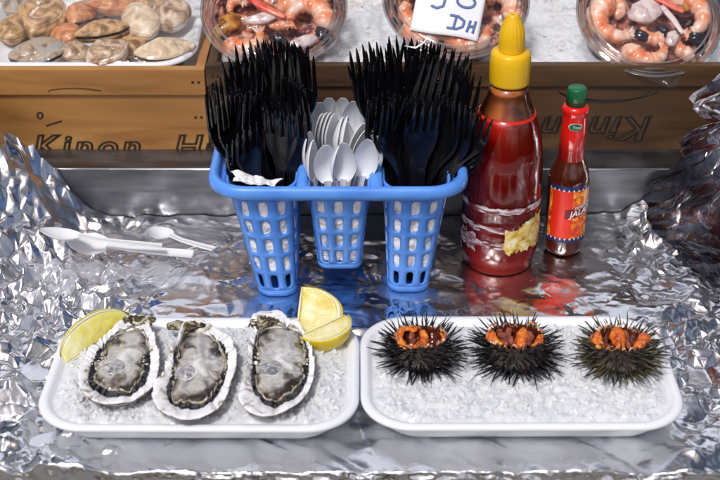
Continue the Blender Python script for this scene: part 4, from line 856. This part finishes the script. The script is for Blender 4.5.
for r_, z in cap: rg.append([Vector((kx + (r_ + (.03 if k % 2 else 0)) * math.cos(2 * PI * k / n), ky + (r_ + (.03 if k % 2 else 0)) * math.sin(2 * PI * k / n), z)) for k in range(n)])
nozz = prof_from_px(497, [(50, 12.6), (46, 13), (41, 13.4), (34, 12.6), (28, 11.4), (20, 8.2), (15.5, 6.0), (14, 5.2), (13.6, 3.2), (14.5, 2.4), (18, 2.0)], ky)
m.rings(rg, True, True, True); c1 = m.build('cap', M['yellow'], t)
m = MB(); rg = [[Vector((kx + (r_ + (.04 if (k % 4 < 2 and 2 < i < 6) else 0)) * math.cos(2 * PI * k / 72), ky + (r_ + (.04 if (k % 4 < 2 and 2 < i < 6) else 0)) * math.sin(2 * PI * k / 72), z)) for k in range(72)] for i, (r_, z) in enumerate(nozz)]
m.rings(rg, True, False, True); m.build('nozzle', M['yellow'], t)
m = MB(); q = nozz[-2]; m.lathe([(q[0] * .8, q[1] - .3), (q[0] * .8, q[1] - .02)], 16, (kx, ky, 0)); m.build('nozzle_hole', M['sauce_film'], t)
# hot sauce bottle
hy = -1.5; hx = U(563, 240, y=hy).x
M['glass_dark'] = P('brown_sauce_in_glass', (.10, .014, .006), .08, coat=1, noise=(20, 3, .4), ramp=[(.3, (.045, .006, .003)), (.7, (.12, .018, .006))])
M['seal'] = P('red_seal', (.72, .012, .008), .22, coat=.4); M['green'] = P('green_cap', (.008, .13, .045), .35)
M['lab_red'] = P('label_red', (.75, .03, .012), .3); M['lab_blue'] = P('label_navy', (.02, .025, .10), .35); M['lab_white'] = P('label_white', (.8, .78, .74), .4)
M['lab_or'] = P('label_flames', (.8, .3, .03), .3, noise=(110, 4, 1.5), ramp=[(.36, (.55, .02, .008)), (.5, (.78, .14, .015)), (.6, (.85, .40, .04)), (.7, (.88, .66, .2))]); M['lab_maroon'] = P('label_maroon', (.20, .008, .02), .35)
t = thing('hot_sauce_bottle', 'small chilli sauce bottle with green cap and red neck sleeve', 'bottle', (hx, hy, .05))
hb = prof_from_px(563, [(150, 12.5), (156, 13), (163, 16), (170, 19.2), (178, 20.8), (184, 20.6), (240, 20.0), (247, 19.8)], hy); hb = [q for q in hb if q[1] > .5] + [(1.45, .35), (1.25, .12), (.8, .08)]; hb.sort(key=lambda q: q[1])
m = MB(); m.lathe(hb, 64, (hx, hy, 0)); m.build('glass_body', M['glass_dark'], t)
nk = prof_from_px(563, [(157, 13.3), (130, 12.6), (116, 12.2), (112, 12.4), (110, 13.6), (106.5, 13.6), (105, 11.8), (104, 10.5)], hy)
m = MB(); m.lathe(sorted(nk, key=lambda q: q[1]), 48, (hx, hy, 0)); m.build('neck_sleeve', M['seal'], t)
gc = prof_from_px(563.5, [(105.5, 10.4), (90, 9.8), (88, 9.5), (87, 8.6)], hy); m = MB(); m.lathe([(r_, z) for r_, z in gc], 48, (hx, hy, 0)); m.build('cap', M['green'], t)
hz = [z for r_, z in hb]; hr = [r_ for r_, z in hb]; hrad = lambda z: float(np.interp(z, hz, hr)); zh = lambda py: U(563, py, y=hy - 1.6).z
zb_, zt_ = zh(243), zh(187)
cyl_patch(hx, hy, hrad, -1.15, 1.9, lambda a: zb_, lambda a: zt_, M['lab_blue'], 'label', t, lift=.015)
lab = t.children[-1]
cyl_patch(hx, hy, hrad, -1.12, .12, lambda a: zb_ + .42, lambda a: zt_ - .42, M['lab_red'], 'label_panel', t, lift=.025)
cyl_patch(hx, hy, hrad, .12, 1.85, lambda a: zb_ + .42, lambda a: zt_ - .42, M['lab_or'], 'label_panel', t, lift=.025)
cyl_patch(hx, hy, hrad, -1.12, -.92, lambda a: zb_ + .42, lambda a: zt_ - .42, M['lab_or'], 'label_panel', t, lift=.03)
zm = (zb_ + zt_) / 2
cyl_patch(hx, hy, hrad, -.22, 1.8, lambda a: zm - .30 + .28 * a, lambda a: zm + .55 + .40 * a, M['lab_maroon'], 'label_panel', t, lift=.035)
m = MB()
for k in range(13):
    a = -1.05 + k * .235
    for zc_, s in ((zt_ - .42, 1), (zb_ + .42, -1)):
        vs = []
        for da, dz in ((-.055, 0), (.055, 0), (0, .2 * s)): r_ = hrad(zc_) + .045; vs.append(Vector((hx + r_ * math.sin(a + da), hy - r_ * math.cos(a + da), zc_ + dz)))
        m.add(vs, [(0, 1, 2)])
m.build('label_border', M['lab_white'], t, smooth=False)
def cyl_text(body_, size, a0, z0, slope, mat, rad, cx, cy, parent, lift=.05, bold=.0, sx=1):
    tx = text_mb(body_, size, bold=bold, depth=.006, shear=.15)
    for i, v in enumerate(tx.v):
        r_ = rad(z0) + lift + v.z; a = a0 + v.x * sx / r_; tx.v[i] = Vector((cx + r_ * math.sin(a), cy - r_ * math.cos(a), z0 + v.y + slope * v.x * sx))
    return tx.build('lettering', mat, parent, smooth=False)
cyl_text('JALAPEÑO', .72, .02, zm - .18, .18, M['lab_white'], hrad, hx, hy, t, bold=.012)
cyl_text('PIMENTA', .40, .22, zm + .42, .22, M['lab_white'], hrad, hx, hy, t)
# badges
def badge(a, z, ra, rz, mat, rad, lift=.03):
    m = MB(); ctr = []
    for i in range(24):
        b = 2 * PI * i / 24; aa = a + ra * math.cos(b) / rad(z); r_ = rad(z + rz * math.sin(b)) + lift; ctr.append(Vector((hx + r_ * math.sin(aa), hy - r_ * math.cos(aa), z + rz * math.sin(b))))
    m.add(ctr, [tuple(range(24))]); return m.build('badge', mat, t, smooth=False)
nkz = sorted(nk, key=lambda q: q[1]); nrad = lambda z: float(np.interp(z, [q[1] for q in nkz], [q[0] for q in nkz]))
badge(-.05, zh(131) , .52, .34, M['lab_white'], nrad, .05); badge(-.05, zh(131), .46, .28, M['green'], nrad, .09)
badge(1.15, zt_ - .25, .32, .3, M['lab_white'], hrad, .05); badge(1.15, zt_ - .25, .26, .24, M['green'], hrad, .08)
cyl_text('Tinna', .30, -.28, zh(131) - .09, 0, M['lab_white'], nrad, hx, hy, t, lift=.11)
# ================================================================== CLAM TRAY (left crate)
def frame(px, py, y, tilt, yaw=0):
    c = U(px, py, y=y); return c, (Euler((R(tilt), 0, R(yaw))).to_matrix())
tilt = 7; ctr, RM = frame(94, 25, 15.6, tilt)
W2, D2 = 9.6, 7.0
def onto(px, py, h=0):
    """pixel -> local coordinates on the tilted tray plane"""
    n = RM @ Vector((0, 0, 1)); p_ = U(px, py, p=ctr + n * h, n=n); return RM.transposed() @ (p_ - ctr)
t = thing('foam_tray', 'white foam tray of tan clams wrapped in cling film', 'tray', ctr); t.rotation_euler = (R(tilt), 0, 0)
m = foam_tray_mb(W2, D2, 1.9, r=3.4); m.v = [v - Vector((0, 0, 1.9)) for v in m.v]; m.build('tray_body', M['foam'], t, local=True)
clam_mats = {}
for k, rp_ in {'tan': [(.36, (.20, .11, .05)), (.5, (.58, .35, .16)), (.68, (.74, .54, .33))], 'pink': [(.36, (.24, .14, .08)), (.5, (.56, .40, .27)), (.68, (.76, .68, .62))],
               'orange': [(.32, (.35, .10, .04)), (.5, (.64, .27, .11)), (.68, (.80, .50, .32))], 'mottled': [(.34, (.20, .16, .13)), (.47, (.50, .37, .25)), (.56, (.30, .33, .36)), (.68, (.68, .57, .45))],
               'pale': [(.32, (.48, .36, .26)), (.5, (.72, .56, .38)), (.68, (.84, .76, .64))]}.items():
    clam_mats[k] = P('clam_' + k, (.5, .4, .3), .45, coat=.15, noise=(60, 8, 1.6), ramp=rp_, bump=[('noise', 130, .4, .08), ('noise', (20, 20, 420), .2, .05)], sss=.1)
M['chalk'] = P('chalky_shell', (.8, .8, .78), .6, bump=[('noise', 200, .7, .08)])
def clam(px, py, a, b_, rot, mat, label, seed, slit=True, h=-.25, patch=None, tip=0):
    a *= 1.13; b_ *= 1.10; c = onto(px, py, h); t2 = thing('clam', label, 'clam', ctr + RM @ c, 'clams in the wrapped foam tray')
    t2.rotation_euler = (RM @ Euler((R(tip), R(rng.uniform(-12, 12)), R(rot))).to_matrix()).to_euler(); hh = b_ * .62
    for sg in (1, -1):
        m = MB(); rg = []
        for i in range(34):
            ph = PI / 2 * i / 33; row = []
            for j in range(44):
                th = 2 * PI * j / 44; egg = 1 + .16 * math.cos(th); r_ = math.cos(ph) ** .82
                x = a * r_ * math.cos(th); y = b_ * r_ * egg * math.sin(th) * (1 - .08 * math.cos(2 * th)); z = sg * (hh * math.sin(ph) ** .92 + .02)
                k = (1 + .10 * rnoise((x, y, z), .8, seed)) * (1 + (.012 + .006 * math.sin(seed)) * math.sin((1 - math.cos(ph) ** .82) * 70 + 1.5 * math.sin(th * 2)) * math.cos(ph) ** .4); k *= 1 + .16 * max(0, math.cos(th - PI / 2)) ** 6 * math.sin(ph) * (1 if sg > 0 else .6); lipw = .06 * math.cos(ph) ** 12
                row.append(Vector((x * k, y * k + (.0 if not slit else 0), z * k + (sg * .10 * (math.sin(th) < -.2) * math.cos(ph) ** 6 if slit else 0))) * (1 + lipw))
            rg.append(row)
        m.rings(rg if sg > 0 else rg[::-1], True, sg < 0, sg > 0)
        m.build('shell_valve', clam_mats[mat], t2, local=True)
    if slit:
        m = MB(); m.rings([[Vector((a * .93 * math.cos(q), b_ * .93 * math.sin(q), z)) for q in np.linspace(0, 2 * PI, 36, endpoint=False)] for z in (-.07, .07)], True, True, True); m.build('meat', M['mantle'], t2, local=True)
    if patch:
        m = MB(); rg = []
        for q in (1, .8, .5, .02):
            row = []
            for j in range(28):
                th = 2 * PI * j / 28; x = patch[0] + patch[2] * q * math.cos(th) * (1 + .3 * rnoise((math.cos(th) * 2, math.sin(th) * 2, 0), 1.5, seed)); y = patch[1] + patch[3] * q * math.sin(th) * (1 + .3 * rnoise((math.cos(th) * 2, math.sin(th) * 2, 3), 1.5, seed))
                e = 1 - (x / a) ** 2 - (y / b_) ** 2; row.append(Vector((x, y, hh * max(.02, e) ** .46 + .10 - .06 * q)))
            rg.append(row)
        m.rings(rg, True, False, True); m.build('shell_patch', M['chalk'], t2, local=True)
for q in ((13, 30, 1.15, 1.5, 5, 'tan', 'small brownish clam at the far left edge of the wrapped tray', 1, False, -.35, None),
          (42, 17, 2.15, 1.75, 78, 'tan', 'big tan clam with a ragged white chalky patch', 2, False, .1, (-.1, .45, .95, .38)),
          (39, 53, 2.15, 1.35, -6, 'mottled', 'mottled clam with a blue grey stain, front left of the tray', 3, True, -.1, None),
          (75, 53, 1.35, 1.1, 10, 'pink', 'small round pinkish clam in the front row', 4, False, -.25, None),
          (80, 14, 2.0, 1.0, 82, 'orange', 'narrow reddish clam standing between two tan ones', 5, True, -.1, None),
          (103, 31, 2.15, 1.15, 22, 'tan', 'gaping tan clam with its dark lip open to the front', 6, True, .45, None),
          (115, 5, 1.9, 1.2, 12, 'orange', 'bright orange clam at the back of the tray', 7, False, .1, None),
          (108, 54, 1.75, 1.45, 40, 'pink', 'tan pink clam with a small dark hole, front middle', 8, False, .0, None),
          (140, 20, 2.3, 1.35, -66, 'pale', 'pale clam with a white patch standing upright right of centre', 9, False, .15, (.3, .2, 1.2, .45)),
          (165, 51, 2.2, 1.15, 14, 'pale', 'pale elongated clam in the front right corner', 10, True, .0, None),
          (169, 14, 1.9, 1.5, -60, 'pink', 'pinkish clam under glossy film at the back right', 11, False, .05, None),
          (64, 34, 1.4, 1.0, -50, 'orange', 'small brownish red clam half hidden between bigger clams', 12, False, -.6, None),
          (128, 46, 1.5, 1.2, 60, 'tan', 'dull tan clam sunk low between the pink and pale clams', 13, False, -.75, None),
          (15, 4, 1.6, 1.3, -30, 'mottled', 'dark mottled clam in the back left corner', 14, False, -.4, None),
          (98, 6, 1.5, 1.1, 100, 'mottled', 'shadowed mottled clam behind the gaping tan one', 15, False, -.6, None),
          (152, 2, 1.6, 1.2, 5, 'tan', 'tan clam at the back between the pale and pinkish clams', 16, False, -.35, None)):
    clam(*q[:8], slit=q[8], h=q[9], patch=q[10], tip=rng.uniform(-14, 14))
M['film'] = clear('cling_film', (.98, .98, .98), .06, .6, 1.4, bump=(45, .4, .3), milky=.01, milk=(.85, .85, .9))
nxx, nyy = 190, 140; X, Y = np.meshgrid(np.linspace(-1, 1, nxx), np.linspace(-1, 1, nyy))
e = np.maximum(np.abs(X), np.abs(Y)); rr = np.hypot(X, Y); kk = np.where(rr > 0, 1, 1); Xs = X * W2 * (1 - .06 * np.abs(Y) ** 4); Ys = Y * D2 * (1 - .06 * np.abs(X) ** 4)
Zf = .12 + 1.75 * (1 - e ** 3.0) + .10 * fbm(X * 5, Y * 5, 3, 3) * (1 - e) + .10 * np.abs(crumple(X * 8, Y * 8, 5, 8, .5, 3, .35)) + .25 * np.sin((X * 18 + Y * 26)) * .25 * np.exp(-(((X - .8) / .22) ** 2 + ((Y - .2) / .3) ** 2)) * 1.5
V = np.stack([Xs, Ys, Zf], -1).reshape(-1, 3); idx = np.arange(nxx * nyy).reshape(nyy, nxx); F = np.stack([idx[:-1, :-1], idx[:-1, 1:], idx[1:, 1:], idx[1:, :-1]], -1).reshape(-1, 4)
o = np_mesh('cling_film', V, F, M['film']); o.parent = t; o.name = 'cling_film'

# ================================================================== CLEAR TUBS
M['tub'] = clear('clear_tub', (.95, .96, .96), .05, 1.6, 1.5, bump=(30, .25, .2), milky=.04)
M['lid'] = clear('clear_lid', (.97, .97, .97), .05, 1.5, 1.48, bump=(22, .25, .25))
M['shrimp'] = P('shrimp', (.82, .40, .26), .28, coat=.4, sss=.25, noise=(70, 5, .8), ramp=[(.30, (.72, .17, .06)), (.46, (.84, .38, .22)), (.58, (.86, .62, .50)), (.7, (.88, .80, .74))], bump=[('noise', 200, .4, .05)])
M['squid'] = P('squid', (.80, .72, .70), .2, coat=.5, sss=.3, noise=(60, 4, .8), ramp=[(.34, (.55, .42, .45)), (.5, (.78, .70, .69)), (.7, (.88, .85, .84))], bump=[('noise', 200, .3, .05)])
M['tentacle'] = P('octopus_skin', (.25, .06, .08), .25, coat=.5, noise=(60, 6, 1.4), ramp=[(.38, (.02, .01, .012)), (.47, (.22, .06, .06)), (.54, (.62, .24, .13)), (.64, (.80, .66, .60))], bump=[('noise', 90, 1, .4)])
M['mussel'] = P('mussel_meat', (.62, .30, .06), .3, coat=.4, noise=(70, 5, 1), ramp=[(.36, (.22, .08, .02)), (.52, (.60, .28, .05)), (.7, (.76, .46, .14))], bump=[('noise', 160, .5, .08)])
M['stick'] = P('crab_stick', (.80, .06, .03), .3, coat=.3, noise=(60, 4, .3), ramp=[(.4, (.74, .03, .015)), (.62, (.84, .30, .20))])
M['dark'] = P('mussel_shell', (.012, .012, .02), .15, coat=.5)
def tub(px, py, y, tilt, rad, label, yaw=0):
    c = U(px, py, y=y); t = thing('clear_tub', label, 'tub', c, 'clear tubs of mixed seafood in the ice'); t.rotation_euler = (R(tilt), 0, R(yaw))
    m = MB(); m.lathe([(rad * .70, -3.4), (rad * .76, -3.3), (rad * .84, -1.6), (rad * .90, -.15), (rad * .99, -.1), (rad, .02)], 72, cap0=True, cap1=False); m.build('bowl', M['tub'], t, local=True)
    m = MB()
    for q, z, r_ in ((1.0, .05, .13), (.955, .16, .07), (.90, .26, .12), (.84, .50, .08)):
        m.tube([(rad * q * math.cos(a), rad * q * math.sin(a), z) for a in np.linspace(0, 2 * PI, 81)], r_, 8, cap=False)
    m.build('lid_ring', M['tub'], t, local=True)
    m = MB(); m.lathe([(rad * .99, .06), (rad * .93, .18), (rad * .90, .30), (rad * .84, .52), (rad * .80, .56), (rad * .45, .60), (.05, .62)], 96, cap0=False, cap1=True); m.build('lid', M['lid'], t, local=True)
    return t, c, Euler((R(tilt), 0, R(yaw))).to_matrix()
GT = 'seafood pieces inside the clear tubs'
def solid_in(mb, name, mat, frm, label, cat, group=GT):
    c, Rm = frm; mb.v = [c + Rm @ v for v in mb.v]; return tag(recenter(mb.build(name, mat)), label, cat, group)
def shrimp(frm, x, y, r_, a0, span, label, thick=.85, z=-.35, name='shrimp'):
    thick *= 1.22; m = MB(); n = 46; pts = []; rad = []
    for i in range(n):
        q = i / (n - 1); a = R(a0 + span * q); rr_ = r_ * (1 - .22 * q); pts.append(Vector((x + rr_ * math.cos(a), y + rr_ * math.sin(a), z + .12 * math.sin(q * 3))))
        seg = 1 - .16 * abs(math.sin(q * PI * 6)) ** 6; rad.append(thick * (1 - .62 * q ** 1.3) * seg * min(1, .55 + q * 5))
    m.tube(pts, rad, 14, flat=.85)
    e = pts[-1]; d = (pts[-1] - pts[-3]).normalized(); s_ = Vector((-d.y, d.x, 0))
    for k in (-1, -.35, .35, 1): m.tube([e, e + (d + s_ * k * .5) * .4, e + (d + s_ * k * .7) * .85], [.12, .20, .05], 8, flat=.3)
    return solid_in(m, name, M['shrimp'], frm, label, 'shrimp')
def blob(frm, x, y, a, b_, h, rot, mat, name, label, cat, z=-.6, seed=1):
    m = MB(); rg = []
    for i in range(13):
        ph = -PI / 2 + PI * (i + .0) / 12; rg.append([])
        for j in range(28):
            th = 2 * PI * j / 28; k = 1 + .22 * rnoise((math.cos(th) * 1.3, math.sin(th) * 1.3, ph), 1.1, seed); u, v = a * math.cos(ph) * math.cos(th) * k, b_ * math.cos(ph) * math.sin(th) * k
            rg[-1].append(Vector((x + u * math.cos(R(rot)) - v * math.sin(R(rot)), y + u * math.sin(R(rot)) + v * math.cos(R(rot)), z + h * math.sin(ph) * k)))
    m.rings(rg, True, True, True); return solid_in(m, name, M[mat], frm, label, cat)
def ringpiece(frm, x, y, r_, th, a0, a1, mat, name, label, cat, z=-.4):
    m = MB(); m.tube([(x + r_ * math.cos(R(a)), y + r_ * .8 * math.sin(R(a)), z + .15 * math.sin(R(a * 2))) for a in np.linspace(a0, a1, 30)], [th * (.75 + .25 * math.sin(i * .9)) for i in range(30)], 10, flat=.8); return solid_in(m, name, M[mat], frm, label, cat)
def strip(frm, pts, th, mat, name, label, cat, z=-.1, flat=.5):
    m = MB(); P_ = [Vector((a, b, z + .05 * math.sin(i))) for i, (a, b) in enumerate(pts)]; Q = []
    for i in range(len(P_) - 1):
        for k in range(6): Q.append(P_[i].lerp(P_[i + 1], k / 6))
    Q.append(P_[-1]); m.tube(Q, [th * (.6 + .4 * math.sin(PI * min(1, .12 + i / len(Q)))) for i in range(len(Q))], 10, flat=flat); return solid_in(m, name, M[mat], frm, label, cat)
TY, TT, TR = 12.6, 34, 6.15
def base_fill(frm, where, seed):
    m = MB(); n = 60; rg = []
    for q in np.linspace(1, .02, 12): rg.append([Vector((TR * .80 * q * math.cos(a), TR * .80 * q * math.sin(a), -1.6 + .35 * rnoise((q * 5 * math.cos(a), q * 5 * math.sin(a), 0), 1.2, seed) * (q < .99))) for a in np.linspace(0, 2 * PI, n, endpoint=False)])
    m.rings([[v + Vector((0, 0, -1.2)) for v in rg[0]]] + rg, True, True, True)
    return solid_in(m, 'octopus_salad', M['tentacle'], frm, 'dark layer of octopus pieces at the bottom of the %s clear tub' % where, 'seafood')
def extra_shrimps(frm, where, seed, spots):
    r_ = random.Random(seed)
    for k, (x, y) in enumerate(spots): shrimp(frm, x, y, r_.uniform(1.0, 1.4), r_.uniform(0, 360), r_.choice((-1, 1)) * r_.uniform(130, 190), 'small pale orange shrimp in the %s tub, half under the others, %s' % (where, ('towards the left', 'towards the back', 'near the middle', 'towards the right')[k]), r_.uniform(.55, .7), z=r_.uniform(-1.1, -.7))
# left tub
tb, c, Rm = tub(274, 8, TY, TT, TR, 'left clear tub of shrimp and crab stick behind the black forks'); f = (c, Rm); base_fill(f, 'left', 3)
blob(f, -4.0, -1.3, 1.5, .9, .6, 40, 'mussel', 'mussel', 'orange brown mussel against the left wall of the left tub', 'mussel', seed=3)
shrimp(f, -2.3, -2.6, 1.5, 200, 170, 'orange white shrimp curled at the lower left of the left tub')
shrimp(f, 2.7, -1.0, 1.7, 330, 210, 'pale speckled shrimp curled on the right side of the left tub', .9)
shrimp(f, -1.6, 2.0, 1.6, 30, 180, 'shrimp under the red crab stick in the left tub', .8)
shrimp(f, .8, 1.9, 1.4, 250, 190, 'orange shrimp in the middle of the left tub, right of the crab stick', .8)
strip(f, [(-2.4, 1.3), (-1.2, .2), (.2, -.6), (1.0, -1.0)], .36, 'stick', 'crab_stick', 'bright red crab stick lying across the left tub', 'crab stick', z=.1)
blob(f, -.9, -.9, 1.6, .55, .3, 10, 'squid', 'squid_piece', 'white squid piece below the crab stick in the left tub', 'squid', z=-.2, seed=8)
blob(f, 2.3, -3.3, 1.3, .6, .35, 25, 'squid', 'squid_piece', 'white squid piece at the bottom right of the left tub', 'squid', z=-.3, seed=9)
for i, (x, y) in enumerate(((-1.2, 3.4), (1.4, 3.1), (2.5, 1.4), (4.2, -2.3), (0.4, -2.8))): blob(f, x, y, .75, .55, .4, i * 40, 'dark', 'mussel_shell', 'small dark mussel shell piece in the left tub, ' + ('back left', 'back centre', 'back right', 'front right', 'front centre')[i], 'shell', z=-.45, seed=20 + i)
extra_shrimps(f, 'left', 4, ((-3.0, .6), (.2, 4.0), (.2, -.4), (3.6, 2.0)))
# middle tub
tb, c, Rm = tub(456, -2, TY, TT, TR, 'middle clear tub under the handwritten price card'); f = (c, Rm); base_fill(f, 'middle', 4)
shrimp(f, -2.4, -2.2, 1.7, 190, 180, 'orange shrimp at the lower left of the middle tub', .9)
shrimp(f, 1.2, -3.2, 1.6, 170, 190, 'orange shrimp at the bottom of the middle tub behind the forks', .9)
shrimp(f, 3.4, -.8, 1.5, 300, 200, 'orange shrimp on the right of the middle tub beside the yellow nozzle', .9)
ringpiece(f, -3.6, 1.0, 1.0, .42, 0, 330, 'tentacle', 'octopus_ring', 'purple white octopus tentacle curl, left in the middle tub', 'octopus')
blob(f, .0, .5, 2.2, 1.2, .5, 0, 'squid', 'squid_piece', 'white squid piece under the price card in the middle tub', 'squid', seed=5)
extra_shrimps(f, 'middle', 5, ((-3.2, -.6), (1.0, 3.6), (.2, -1.4), (3.4, 1.8)))
# right tub
tb, c, Rm = tub(649, 15, TY, TT, TR, 'right clear tub of shrimp at the crate edge beside the dark foil', 3); f = (c, Rm); base_fill(f, 'right', 5)
shrimp(f, -2.6, -.3, 2.0, 95, 200, 'large orange shrimp curled along the left wall of the right tub', 1.0)
shrimp(f, 3.0, -.1, 2.0, 120, -190, 'large pink shrimp curled along the right wall of the right tub', .95)
shrimp(f, -.4, -2.9, 1.7, 180, 160, 'orange shrimp along the bottom of the right tub', .85)
blob(f, -.2, .4, 1.6, 1.15, .55, 20, 'squid', 'squid_piece', 'translucent grey squid lump in the centre of the right tub', 'squid', z=-.1, seed=6)
strip(f, [(.3, 1.9), (1.4, 1.3), (2.3, .6), (3.0, .2)], .32, 'stick', 'crab_stick', 'red crab stick strip crossing the right tub', 'crab stick', z=.1)
strip(f, [(1.2, .9), (2.0, -.6), (2.6, -2.0)], .30, 'squid', 'squid_piece', 'long white squid strip right of centre in the right tub', 'squid', z=.05)
blob(f, 1.7, -2.3, .8, .5, .35, 60, 'squid', 'squid_piece', 'small bright squid scrap low in the right tub', 'squid', z=-.1, seed=10)
for i, (x, y) in enumerate(((-1.0, 2.6), (2.0, 2.8), (1.1, -1.3), (-.8, -1.7), (3.9, -2.0))): blob(f, x, y, .75, .55, .4, i * 50, 'dark', 'mussel_shell', 'small dark mussel shell piece in the right tub, ' + ('back left', 'back right', 'right of centre', 'left of centre', 'front right')[i], 'shell', z=-.45, seed=30 + i)
blob(f, 3.1, .9, .8, .6, .4, 20, 'mussel', 'mussel', 'orange brown mussel beside the red strip in the right tub', 'mussel', z=-.2, seed=12)
extra_shrimps(f, 'right', 6, ((-3.3, 1.8), (.4, 3.8), (.4, -1.0), (3.2, -2.2)))
# loose corner of film hanging from the right tub over the slat
m = MB(); rg = []
for i in range(18):
    u = i / 17; row = []
    for j in range(14):
        v = j / 13; a = R(232 + 58 * u); e = c + Rm @ Vector((TR * 1.0 * math.cos(a), TR * 1.0 * math.sin(a), .1)); tipp = c + Rm @ Vector((1.1, -TR - .9, -.1)) + Vector((0, -.3, -.2))
        q = v * .92; row.append(e.lerp(tipp, q) + Vector((0, -.12, 0)) * math.sin(u * 17 + v * 4) * .8)
    rg.append(row)
m.rings(rg, False); tag(recenter(m.build('film_scrap', M['film'])), 'twisted end of cling film hanging from the right tub over the crate edge', 'film')
# price card
M['card'] = P('white_card', (.80, .82, .86), .55); M['blue_ink'] = P('blue_marker', (.10, .17, .38), .6)
cc = U(449, 8, y=10.2); t = thing('price_card', 'white handwritten price card reading 50 DH on the middle tub', 'card', cc); Rc = Euler((R(48), 0, R(-0))).to_matrix() @ Matrix.Rotation(R(-11), 3, 'Z'); t.rotation_euler = Rc.to_euler()
m = MB(); rg = []
for i in range(16):
    y = -2.4 + 5.2 * i / 15; rg.append([Vector((x * 2.85, y + .06 * math.sin(x * 3), .12 * math.sin(x * 2.4 + 1) + .10 * math.sin(y * 1.1))) for x in np.linspace(-1, 1, 22)])
m.rings(rg, False); o = m.build('card', M['card'], t, local=True); mod(o, 'SOLIDIFY', thickness=.0006)
def stroke(pts, th=.11):
    m = MB(); Q = []
    for i in range(len(pts) - 1):
        for k in range(5):
            a = Vector(pts[i]).lerp(Vector(pts[i + 1]), k / 5); Q.append(a)
    Q.append(Vector(pts[-1])); m.tube([Vector((v.x, v.y, .12 * math.sin(v.x / 2.85 * 2.4 + 1) + .10 * math.sin(v.y * 1.1) + .045)) for v in Q], th, 6, flat=.18); m.build('handwriting', M['blue_ink'], t, local=True)
stroke([(-.2, 2.2), (-1.5, 2.2), (-1.6, 1.2), (-.9, 1.1), (-.45, .6), (-.5, .05), (-1.0, -.2), (-1.5, -.05)]); stroke([(1.3 + .75 * math.cos(a), .75 + .5 * math.sin(a), 0)[:2] for a in np.linspace(.4, 2 * PI + .4, 18)])
stroke([(.75, -.65), (.65, -1.75)]); stroke([(.2, -.6), (.9, -.6), (1.45, -.9), (1.4, -1.4), (.9, -1.72), (.1, -1.72)]); stroke([(1.95, -.75), (1.8, -1.8)]); stroke([(2.4, -.7), (2.3, -1.8)]); stroke([(1.85, -1.3), (2.45, -1.15)])

# ================================================================== SPOONS LYING UNDER THE CLEAR BAG
def fh(x, y): return float(np.max(foil_h(np.linspace(x - .6, x + .6, 5)[None], np.linspace(y - .5, y + .5, 5)[:, None] + 0 * np.zeros((1, 5)) ).ravel())) if False else float(max(foil_h(np.array([[x + a]]), np.array([[y + b]]))[0, 0] for a in (-.5, 0, .5) for b in (-.4, 0, .4)))
def lay(tip_px, base_px, z0, z1, roll, label, sc=1.0):
    a, b = U(*tip_px, z=z1), U(*base_px, z=z0)
    for _ in range(3): a = U(*tip_px, z=fh(a.x, a.y) + z1); b = U(*base_px, z=max(fh(b.x, b.y) + z0, a.z - 1.2))
    L = (a - b).length; o = put(SPOON, 'plastic_spoon', a, b, 10.3, 0, label, 'spoon', 'loose white spoons lying on the foil at the left')
    d = (a - b).normalized(); y_ = Vector((0, 0, -1)); y_ = (y_ - d * y_.dot(d)).normalized(); x_ = y_.cross(d).normalized(); Mx = Matrix((x_, y_, d)).transposed().to_4x4() @ Matrix.Rotation(R(roll), 4, 'Z'); k = L / 10.3
    o.matrix_world = Matrix.Translation(b * .01) @ Mx @ Matrix.Diagonal(((k * 1.4) if k > .65 else (k * 2.1), k * (1 if k > .65 else 1.4), k, 1)); return o
lay((40, 234), (162, 246), 1.2, 1.3, 12, 'loose white spoon with its bowl furthest left on the clear bag')
lay((68, 244), (193, 254), 1.1, 1.2, -8, 'loose white spoon nearest the camera, handle pointing right on the clear bag')
lay((150, 232), (214, 249), 1.6, 1.8, 10, 'loose white spoon with its round bowl on the right over the other handles').scale
M['bag'] = clear('clear_bag', (.93, .94, .96), .10, .8, 1.4, bump=(20, .3, .4), milky=.26, milk=(.80, .82, .88))
cor = [U(20, 232, z=2.6), U(120, 222, z=3.2), U(215, 226, z=2.0), U(160, 268, z=1.2), U(62, 276, z=1.6)]
A, B_, C_, D_ = U(14, 238, z=2.6), U(222, 216, z=2.8), U(172, 276, z=1.0), U(40, 282, z=1.5)
nxx, nyy = 150, 90; u, v = np.meshgrid(np.linspace(0, 1, nxx), np.linspace(0, 1, nyy)); V = sum(np.array(q)[None, None, :] * w_[..., None] for q, w_ in ((A, (1 - u) * (1 - v)), (B_, u * (1 - v)), (C_, u * v), (D_, (1 - u) * v)))
V[..., 2] = np.maximum(foil_h(V[..., 0], V[..., 1]), 0) + .25 + .45 * np.sin(u * PI) * np.sin(v * PI) ** .7 + .30 * crumple(u * 14, v * 8, 91, 10, .8, 5, .3)
F = np.arange(nxx * nyy).reshape(nyy, nxx); F = np.stack([F[:-1, :-1], F[:-1, 1:], F[1:, 1:], F[1:, :-1]], -1).reshape(-1, 4)
tag(recenter(np_mesh('plastic_bag', V.reshape(-1, 3), F, M['bag'])), 'clear crinkled plastic bag lying on the foil with the loose white spoons', 'bag')
